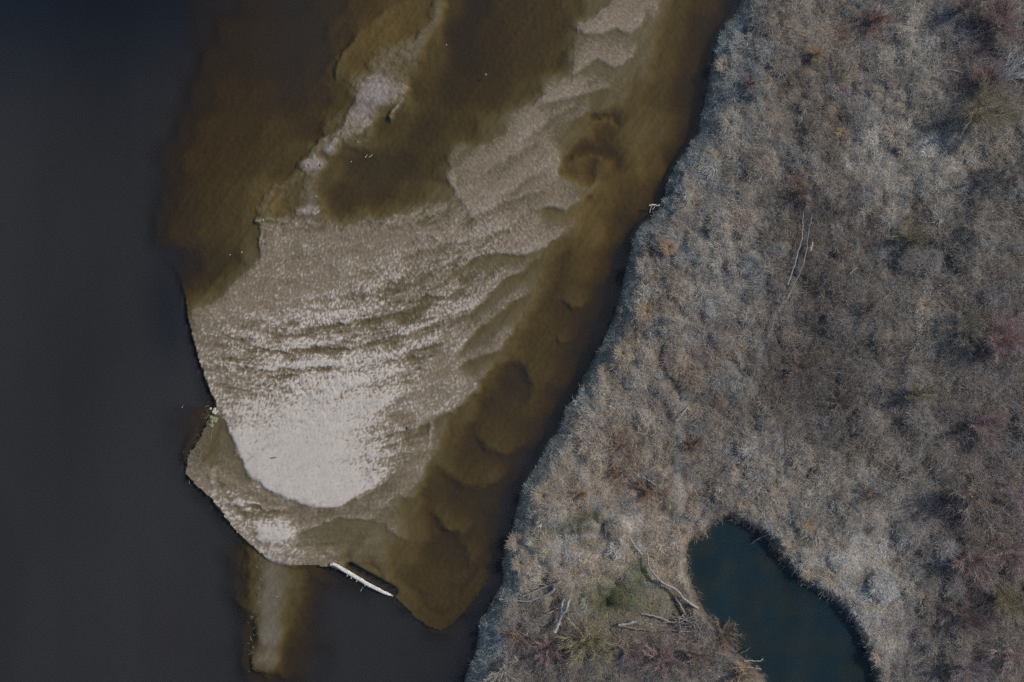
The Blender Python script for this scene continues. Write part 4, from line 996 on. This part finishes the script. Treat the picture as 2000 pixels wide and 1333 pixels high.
K_ = 1.85
MAUVE = (.27, .205, .195); ROSE = (.275, .20, .19); OLIVE = (.25, .23, .165); UMBER = (.21, .165, .135); ASH = (.30, .275, .255); TAN = (.33, .265, .20)
SHRUBS = [
 # label, px, py, h, spread, colour, stems, twigs, stem radius
 ('yellow olive willow shrub, widest of the shrubs along the bottom edge', 1150, 1245, 3.4, 3.3, (.265, .24, .16), 34, 4200, .035),
 ('rose tinted shrub at the foot of the Y shaped trunk', 1072, 1262, 2.2, 1.7, ROSE, 16, 1300, .03),
 ('grey mauve shrub at the bottom edge between the yellow willow and the pond', 1290, 1285, 2.4, 2.6, MAUVE, 22, 2000, .035),
 ('umber shrub left of the rose shrub on the bank top', 1010, 1235, 2.0, 1.9, UMBER, 16, 1300, .03),
 ('ashy brown shrub in the bottom left corner of the land', 985, 1310, 2.0, 1.9, ASH, 16, 1300, .03),
 ('dark mauve shrub below the grey limb that points at the brush pile', 1225, 1262, 2.0, 1.7, (.22, .165, .165), 14, 1200, .03),
 ('russet brown bush hanging over the west shore of the pond', 1405, 1232, 2.2, 1.8, (.25, .195, .155), 20, 1900, .03),
 ('tan bush on the south shore of the pond at the bottom edge', 1448, 1312, 2.2, 1.9, TAN, 20, 1800, .03),
 ('brown shrub between the grey mauve shrub and the russet pond bush', 1362, 1280, 2.0, 1.8, UMBER, 14, 1300, .03),
 ('olive tree with long branches sweeping to the right edge, below the rose shrub', 1900, 222, 4.6, 3.0, (.25, .225, .16), 24, 2000, .05),
 ('rose shrub in the upper right, crossed by thin pale branches', 1915, 165, 3.0, 1.9, ROSE, 18, 1500, .035),
 ('bare silver tree at the right edge, its white branches crossing the rose shrub', 1928, 166, 5.2, 1.5, (.46, .43, .41), 9, 300, .055),
 ('dark purple shrub at the top right corner', 1945, 50, 3.4, 2.4, (.24, .175, .17), 20, 1700, .04),
 ('ashy tree at the right edge under the olive tree', 1975, 330, 4.0, 2.4, (.25, .225, .205), 18, 1500, .045),
 ('grey tree with a star of pale twigs at the right, beneath the pale meadow', 1903, 440, 3.2, 2.0, (.34, .31, .27), 14, 1100, .035),
 ('pink crowned shrub at the right edge with a dark hollow on its left', 1940, 662, 4.2, 2.2, (.30, .22, .215), 24, 2200, .04),
 ('olive shrub growing in front of the pink crowned shrub', 1880, 640, 3.0, 1.9, (.24, .22, .175), 16, 1300, .035),
 ('leafless olive bush in the dark stand right of the twin bent saplings', 1775, 470, 2.6, 1.9, (.22, .205, .14), 16, 1300, .03),
 ('large spreading dark tree with pale arching branches left of the right edge', 1890, 960, 5.0, 3.0, (.25, .215, .19), 22, 1700, .055),
 ('mauve thicket shrub directly above the large spreading dark tree', 1905, 830, 3.2, 2.2, MAUVE, 18, 1500, .035),
 ('lilac grey shrub at the right edge beside the large spreading dark tree', 1970, 965, 3.4, 2.2, (.29, .245, .255), 18, 1500, .04),
 ('mauve shrub at the right edge below the lilac grey shrub', 1960, 1075, 3.4, 2.4, MAUVE, 20, 1600, .04),
 ('wide pinkish thicket shrub right of the blue hollow beside the pond meadow', 1890, 1085, 3.2, 2.4, (.28, .22, .20), 20, 1700, .035),
 ('olive shrub at the right edge in the lower right', 1945, 1165, 3.6, 1.9, (.25, .225, .15), 20, 1500, .035),
 ('dark umber shrub left of the olive shrub in the lower right', 1880, 1200, 3.2, 2.2, (.19, .15, .14), 18, 1500, .035),
 ('pinkish grey shrub in the bottom right corner', 1965, 1270, 3.2, 2.4, (.29, .235, .22), 20, 1600, .035),
 ('purple grey shrub on the bottom edge left of the corner shrub', 1880, 1300, 3.0, 2.2, (.24, .20, .21), 18, 1500, .035),
 ('green brown bush with a dark foot in the middle of the right hand meadow', 1790, 770, 2.6, 1.7, (.21, .19, .14), 16, 1300, .03),
 ('small rust coloured bush in the grass near the top of the bank', 1465, 165, 1.0, .8, (.17, .105, .09), 12, 700, .02),
 ('orange brown tuft bush with a pale left flank near the top edge', 1590, 108, 1.3, 1.0, (.36, .25, .15), 14, 800, .02),
 ('dark red bramble clump, largest of those west of the footpath', 1212, 872, 1.2, 1.5, (.205, .14, .115), 18, 1100, .02),
 ('dark red bramble clump below the largest one west of the footpath', 1206, 920, 1.1, 1.1, (.205, .14, .115), 14, 800, .02),
 ('rusty bramble clump right of the footpath', 1350, 868, 1.2, 1.2, (.205, .14, .115), 14, 900, .02),
 ('rusty bramble clump straddling the two pale sticks', 1262, 958, 1.1, 1.1, (.21, .13, .09), 14, 800, .02),
 ('ginger bramble with a purple left side above the green sward', 1133, 962, 1.0, .8, (.30, .20, .12), 12, 700, .02),
 ('maroon brush patch on the top edge', 1702, 40, 1.6, 1.8, (.22, .13, .115), 16, 1200, .025),
 ('dark brown brush above the twin bent saplings', 1562, 385, 1.4, 1.6, (.17, .125, .10), 16, 1100, .025),
 ('dark brown scrub filling the hollow left of the round pale tussock', 1690, 610, 1.6, 2.0, (.18, .145, .12), 18, 1300, .025),
 ('brown scrub south of the thin dead stick', 1560, 720, 1.5, 2.0, (.19, .15, .125), 18, 1300, .025),
 ('brown scrub on the rough ground north-east of the pond', 1700, 960, 1.5, 1.6, (.21, .175, .14), 16, 1100, .025),
 ('greyish scrub west of the green brown meadow bush', 1640, 790, 1.5, 1.8, (.21, .18, .16), 16, 1200, .025),
 ('dusky scrub at the top edge left of the purple corner shrub', 1880, 20, 2.6, 1.6, (.19, .155, .15), 16, 1200, .03),
]
for i, (lb, px, py, h, sp_, c, ns, ntw, sr) in enumerate(SHRUBS):
    tree = h >= 4 and 'tree' in lb
    c = tuple(min(.7, v * K_) for v in c)
    bare_plant('bare_tree' if tree else 'bare_shrub', lb, 'tree' if tree else 'shrub', px, py, h * .68, sp_, c, ns, int(ntw * 1.25), seed=i, stem_r=sr * .95, lean=(1.5, .9) if 'silver' in lb else (0, 0),
               parts=('trunk', 'crown') if tree else ('stem', 'twigs'), tr=.016 if 'silver' in lb else 0.010 if tree else .0085,
               stemcol=tuple(min(.75, v * (1.6 if tree else 1.45)) for v in c))

# --- pale tussocks that stand out
TUS = [
 (1805, 598, 1.3, (.50, .42, .32), 'round pale straw tussock standing alone in the dark scrub on the right'),
 (1412, 128, 1.0, (.44, .38, .29), 'pale straw tussock at the bank edge near the top of the photo'),
 (1425, 240, 1.2, (.42, .385, .33), 'wide greyish pale tussock on the bank above the river snag'),
 (1345, 350, .7, (.40, .36, .31), 'small pale tussock on the bank edge, uppermost of those near the snag'),
 (1318, 458, .9, (.38, .36, .34), 'silvery tussock on the bank just below the river snag'),
 (1305, 485, .9, (.44, .31, .20), 'orange straw tussock inland of the silvery tussock below the snag'),
 (1258, 520, 1.0, (.40, .36, .31), 'pale pinkish tussock overhanging the dark water on the bank'),
 (1262, 610, 1.0, (.44, .34, .22), 'tawny upright tussock midway down the bank'),
 (1215, 690, 1.0, (.44, .37, .28), 'straw tussock on the bank where the side channel darkens'),
 (1180, 725, .8, (.40, .34, .27), 'fawn tussock at the bank edge left of the straw one'),
 (1176, 905, .8, (.46, .385, .30), 'pale cream tussock west of the dark red brambles'),
 (1060, 970, 1.4, (.44, .37, .29), 'large pinkish cream tussock on the bank top above the green sward'),
 (1010, 1060, 1.2, (.42, .36, .29), 'cream tussock overhanging the river beside the green sward'),
 (1015, 1100, 1.0, (.40, .34, .275), 'cream tussock on the bank, lower neighbour of the one beside the sward'),
 (1330, 1040, 1.0, (.42, .34, .25), 'straw tussock between the bare sand streak and the pond'),
 (1285, 1100, .9, (.40, .33, .25), 'straw tussock right of the upper end of the long pond trunk'),
 (1580, 1115, 1.0, (.44, .385, .29), 'bright straw tussock on the north-east shore of the pond, nearest the water'),
 (1620, 1130, 1.1, (.45, .39, .30), 'bright straw tussock on the north-east pond shore, right of the one at the water'),
 (1690, 1135, 1.1, (.44, .38, .32), 'large pale tussock in the meadow east of the pond'),
 (1640, 1068, 1.1, (.43, .36, .30), 'pinkish pale tussock in the meadow north-east of the pond'),
 (1716, 1282, 1.0, (.44, .385, .32), 'pale tussock beside the lower east shore of the pond'),
 (1580, 1025, .8, (.44, .32, .19), 'small orange straw tussock north of the pond meadow'),
 (1450, 985, .8, (.46, .36, .27), 'apricot tussock just north of the pond tip'),
 (1835, 825, 1.2, (.40, .33, .28), 'pinkish tussock in the rough grass above the blue hollow'),
 (1780, 860, 1.0, (.38, .35, .32), 'silvery combed tussock in the rough meadow on the right'),
 (1745, 265, 1.3, (.42, .375, .31), 'pale tussock in the north-east meadow, left one of a close pair'),
 (1770, 285, 1.2, (.41, .37, .31), 'pale tussock in the north-east meadow, right one of a close pair'),
 (1780, 110, 1.2, (.38, .355, .30), 'grey straw tussock right of the maroon brush at the top'),
 (1645, 262, .8, (.46, .35, .22), 'small amber tussock left of the north-east meadow'),
 (1440, 520, 1.1, (.40, .37, .32), 'pale ashen tussock inland from the pinkish one overhanging the bank'),
]
for i, (px, py, r, c, lb) in enumerate(TUS):
    o0 = G(px, py); n = int(620 * r)
    a = rng.uniform(0, 2 * np.pi, n); rd = np.minimum(np.abs(rng.normal(0, .34 * r, n)), .62 * r)
    b = np.stack([np.cos(a) * rd, np.sin(a) * rd, np.full(n, -.02)], 1)
    o = blades('grass_tussock', b, a + rng.normal(0, .45, n), r * rng.uniform(.3, .72, n), np.clip(rng.normal(.42, .2, n), .05, .95), rng.uniform(.012, .028, n),
               np.array(c)[None] * 1.22 * np.clip(1 + rng.normal(0, .2, n), .45, 1.5)[:, None])
    o.location = o0; tag(o, lb, 'tussock', 'pale grass tussocks')

# --- twiggy undergrowth nobody could count
n = 130000
ux = rng.uniform(900, 2060, n); uy = rng.uniform(-60, 1400, n)
dens = blobs(ux, uy, [(1930, 900, 130, 380, 0, .9), (1920, 130, 130, 160, 0, .9), (1950, 600, 90, 120, 0, .7), (1180, 1290, 300, 70, 0, .8), (1640, 640, 160, 160, 0, .6), (1700, 850, 180, 120, 0, .5),
                      (1420, 1240, 40, 60, 30, .5), (1900, 450, 130, 120, 0, .5), (1560, 380, 60, 60, 0, .5), (1700, 60, 60, 60, 0, .5), (1220, 880, 60, 70, 0, .4), (1350, 860, 50, 90, 0, .4)]) + .06
ok = (rng.random(n) < dens) & (upsample(ld, LX0, LY0, LST, ux, uy) > 14) & (upsample(lp, LX0, LY0, LST, ux, uy) < -7)
ux, uy = ux[ok], uy[ok]; n = len(ux); uz = zland(ux, uy)
wx, wy = w2(ux, uy, uz)
c = sample_tone(ux, uy) * np.clip(1.05 + rng.normal(0, .3, n), .4, 1.9)[:, None]
setting(blades('undergrowth', np.stack([wx, wy, uz], 1), rng.uniform(0, 2 * np.pi, n), rng.uniform(.5, 1.7, n), np.clip(rng.normal(.6, .25, n), .05, 1), rng.uniform(.010, .022, n), c, M_twig), 'stuff')

# --- sedge hanging over the pond's rim
pa = np.array(POND + [POND[0]], float); sl = np.hypot(*(pa[1:] - pa[:-1]).T); pr = sl / sl.sum()
n = 3000; k = rng.choice(len(pr), n, p=pr); f = rng.random(n)[:, None]
pp = pa[k] * (1 - f) + pa[k + 1] * f
tdir = pa[k + 1] - pa[k]; nin = np.stack([-tdir[:, 1], tdir[:, 0]], 1) / np.linalg.norm(tdir, axis=1, keepdims=True)
tst = inside_poly(pp[:, 0] + nin[:, 0] * 3, pp[:, 1] + nin[:, 1] * 3, POND); nin[~tst] *= -1
clumpy = fbm(pp[:, 0] / 30, pp[:, 1] / 30, 171, 3)
pp = pp - nin * rng.uniform(1, 12, n)[:, None]; kk = rng.random(n) < .35 + .9 * clumpy
pp, nin = pp[kk], nin[kk]; n = len(pp); zz = zland(pp[:, 0], pp[:, 1]); wx, wy = w2(pp[:, 0], pp[:, 1], zz)
setting(blades('pond_sedge', np.stack([wx, wy, zz], 1), np.arctan2(-nin[:, 1], nin[:, 0]) + rng.normal(0, .9, n), rng.uniform(.25, .8, n), np.clip(rng.normal(.4, .2, n), .05, 1), rng.uniform(.014, .03, n),
               sample_tone(pp[:, 0], pp[:, 1]) * np.array([.85, .78, .72]) * np.clip(1 + rng.normal(0, .3, n), .4, 1.8)[:, None]), 'stuff')

# --- straw washed up along the spit and the island
n = 300
seg = np.array([(510, 1092), (512, 1120), (506, 1150), (504, 1175), (498, 1200), (493, 1230), (488, 1255), (489, 1290), (492, 1312)], float)
u = rng.uniform(0, len(seg) - 1.001, n); i = u.astype(int); f = (u - i)[:, None]
pp = seg[i] * (1 - f) + seg[i + 1] * f + rng.normal(0, 4, (n, 2))
pp[:60] = rng.normal((408, 830), (5, 16), (60, 2)); pp[60:130] = rng.normal((391, 880), (5, 14), (70, 2)); pp[130:230] = rng.normal((376, 905), (6, 14), (100, 2))
wx, wy = w2(pp[:, 0], pp[:, 1])
setting(blades('washed_up_straw', np.stack([wx, wy, np.full(n, .0)], 1), rng.uniform(0, 2 * np.pi, n), rng.uniform(.15, .6, n), np.full(n, .02), rng.uniform(.012, .03, n),
               np.array([.29, .265, .22])[None] * np.clip(1 + rng.normal(0, .3, n), .3, 1.7)[:, None]), 'stuff')

# ------------------------------------------------------------------ camera, sun, sky
cam = bpy.data.cameras.new('Camera'); cam.lens = 24; cam.sensor_width = 36; cam.clip_end = 2000
co = bpy.data.objects.new('Camera', cam); C.objects.link(co)
co.location = (0, 0, H); co.rotation_euler = (0, 0, 0)
scene.camera = co
AZ, EL = math.radians(25), math.radians(36)
sdir = Vector((math.cos(EL) * math.cos(AZ), math.cos(EL) * math.sin(AZ), math.sin(EL)))
sun = bpy.data.lights.new('Sun', 'SUN'); sun.energy = 2.2; sun.angle = math.radians(1); sun.color = (1, .93, .84)
so = bpy.data.objects.new('Sun', sun); C.objects.link(so); so.rotation_euler = (-sdir).to_track_quat('-Z', 'Y').to_euler(); so.location = sdir * 150
world = bpy.data.worlds.new('World'); scene.world = world; world.use_nodes = True
nt = world.node_tree; nt.nodes.clear()
sky = nt.nodes.new('ShaderNodeTexSky'); sky.sky_type = 'NISHITA'; sky.sun_disc = False
sky.sun_elevation = EL; sky.sun_rotation = math.pi / 2 - AZ; sky.air_density = 1.0; sky.dust_density = 2.0
bg = nt.nodes.new('ShaderNodeBackground'); bg.inputs['Strength'].default_value = .10
ow = nt.nodes.new('ShaderNodeOutputWorld')
nt.links.new(sky.outputs[0], bg.inputs[0]); nt.links.new(bg.outputs[0], ow.inputs[0])
scene.view_settings.view_transform = 'Standard'; scene.view_settings.look = 'None'
scene.view_settings.exposure = -.2; scene.view_settings.gamma = 1
scene.render.engine = 'CYCLES'
scene.cycles.max_bounces = 6; scene.cycles.transparent_max_bounces = 12
scene.cycles.use_denoising = False
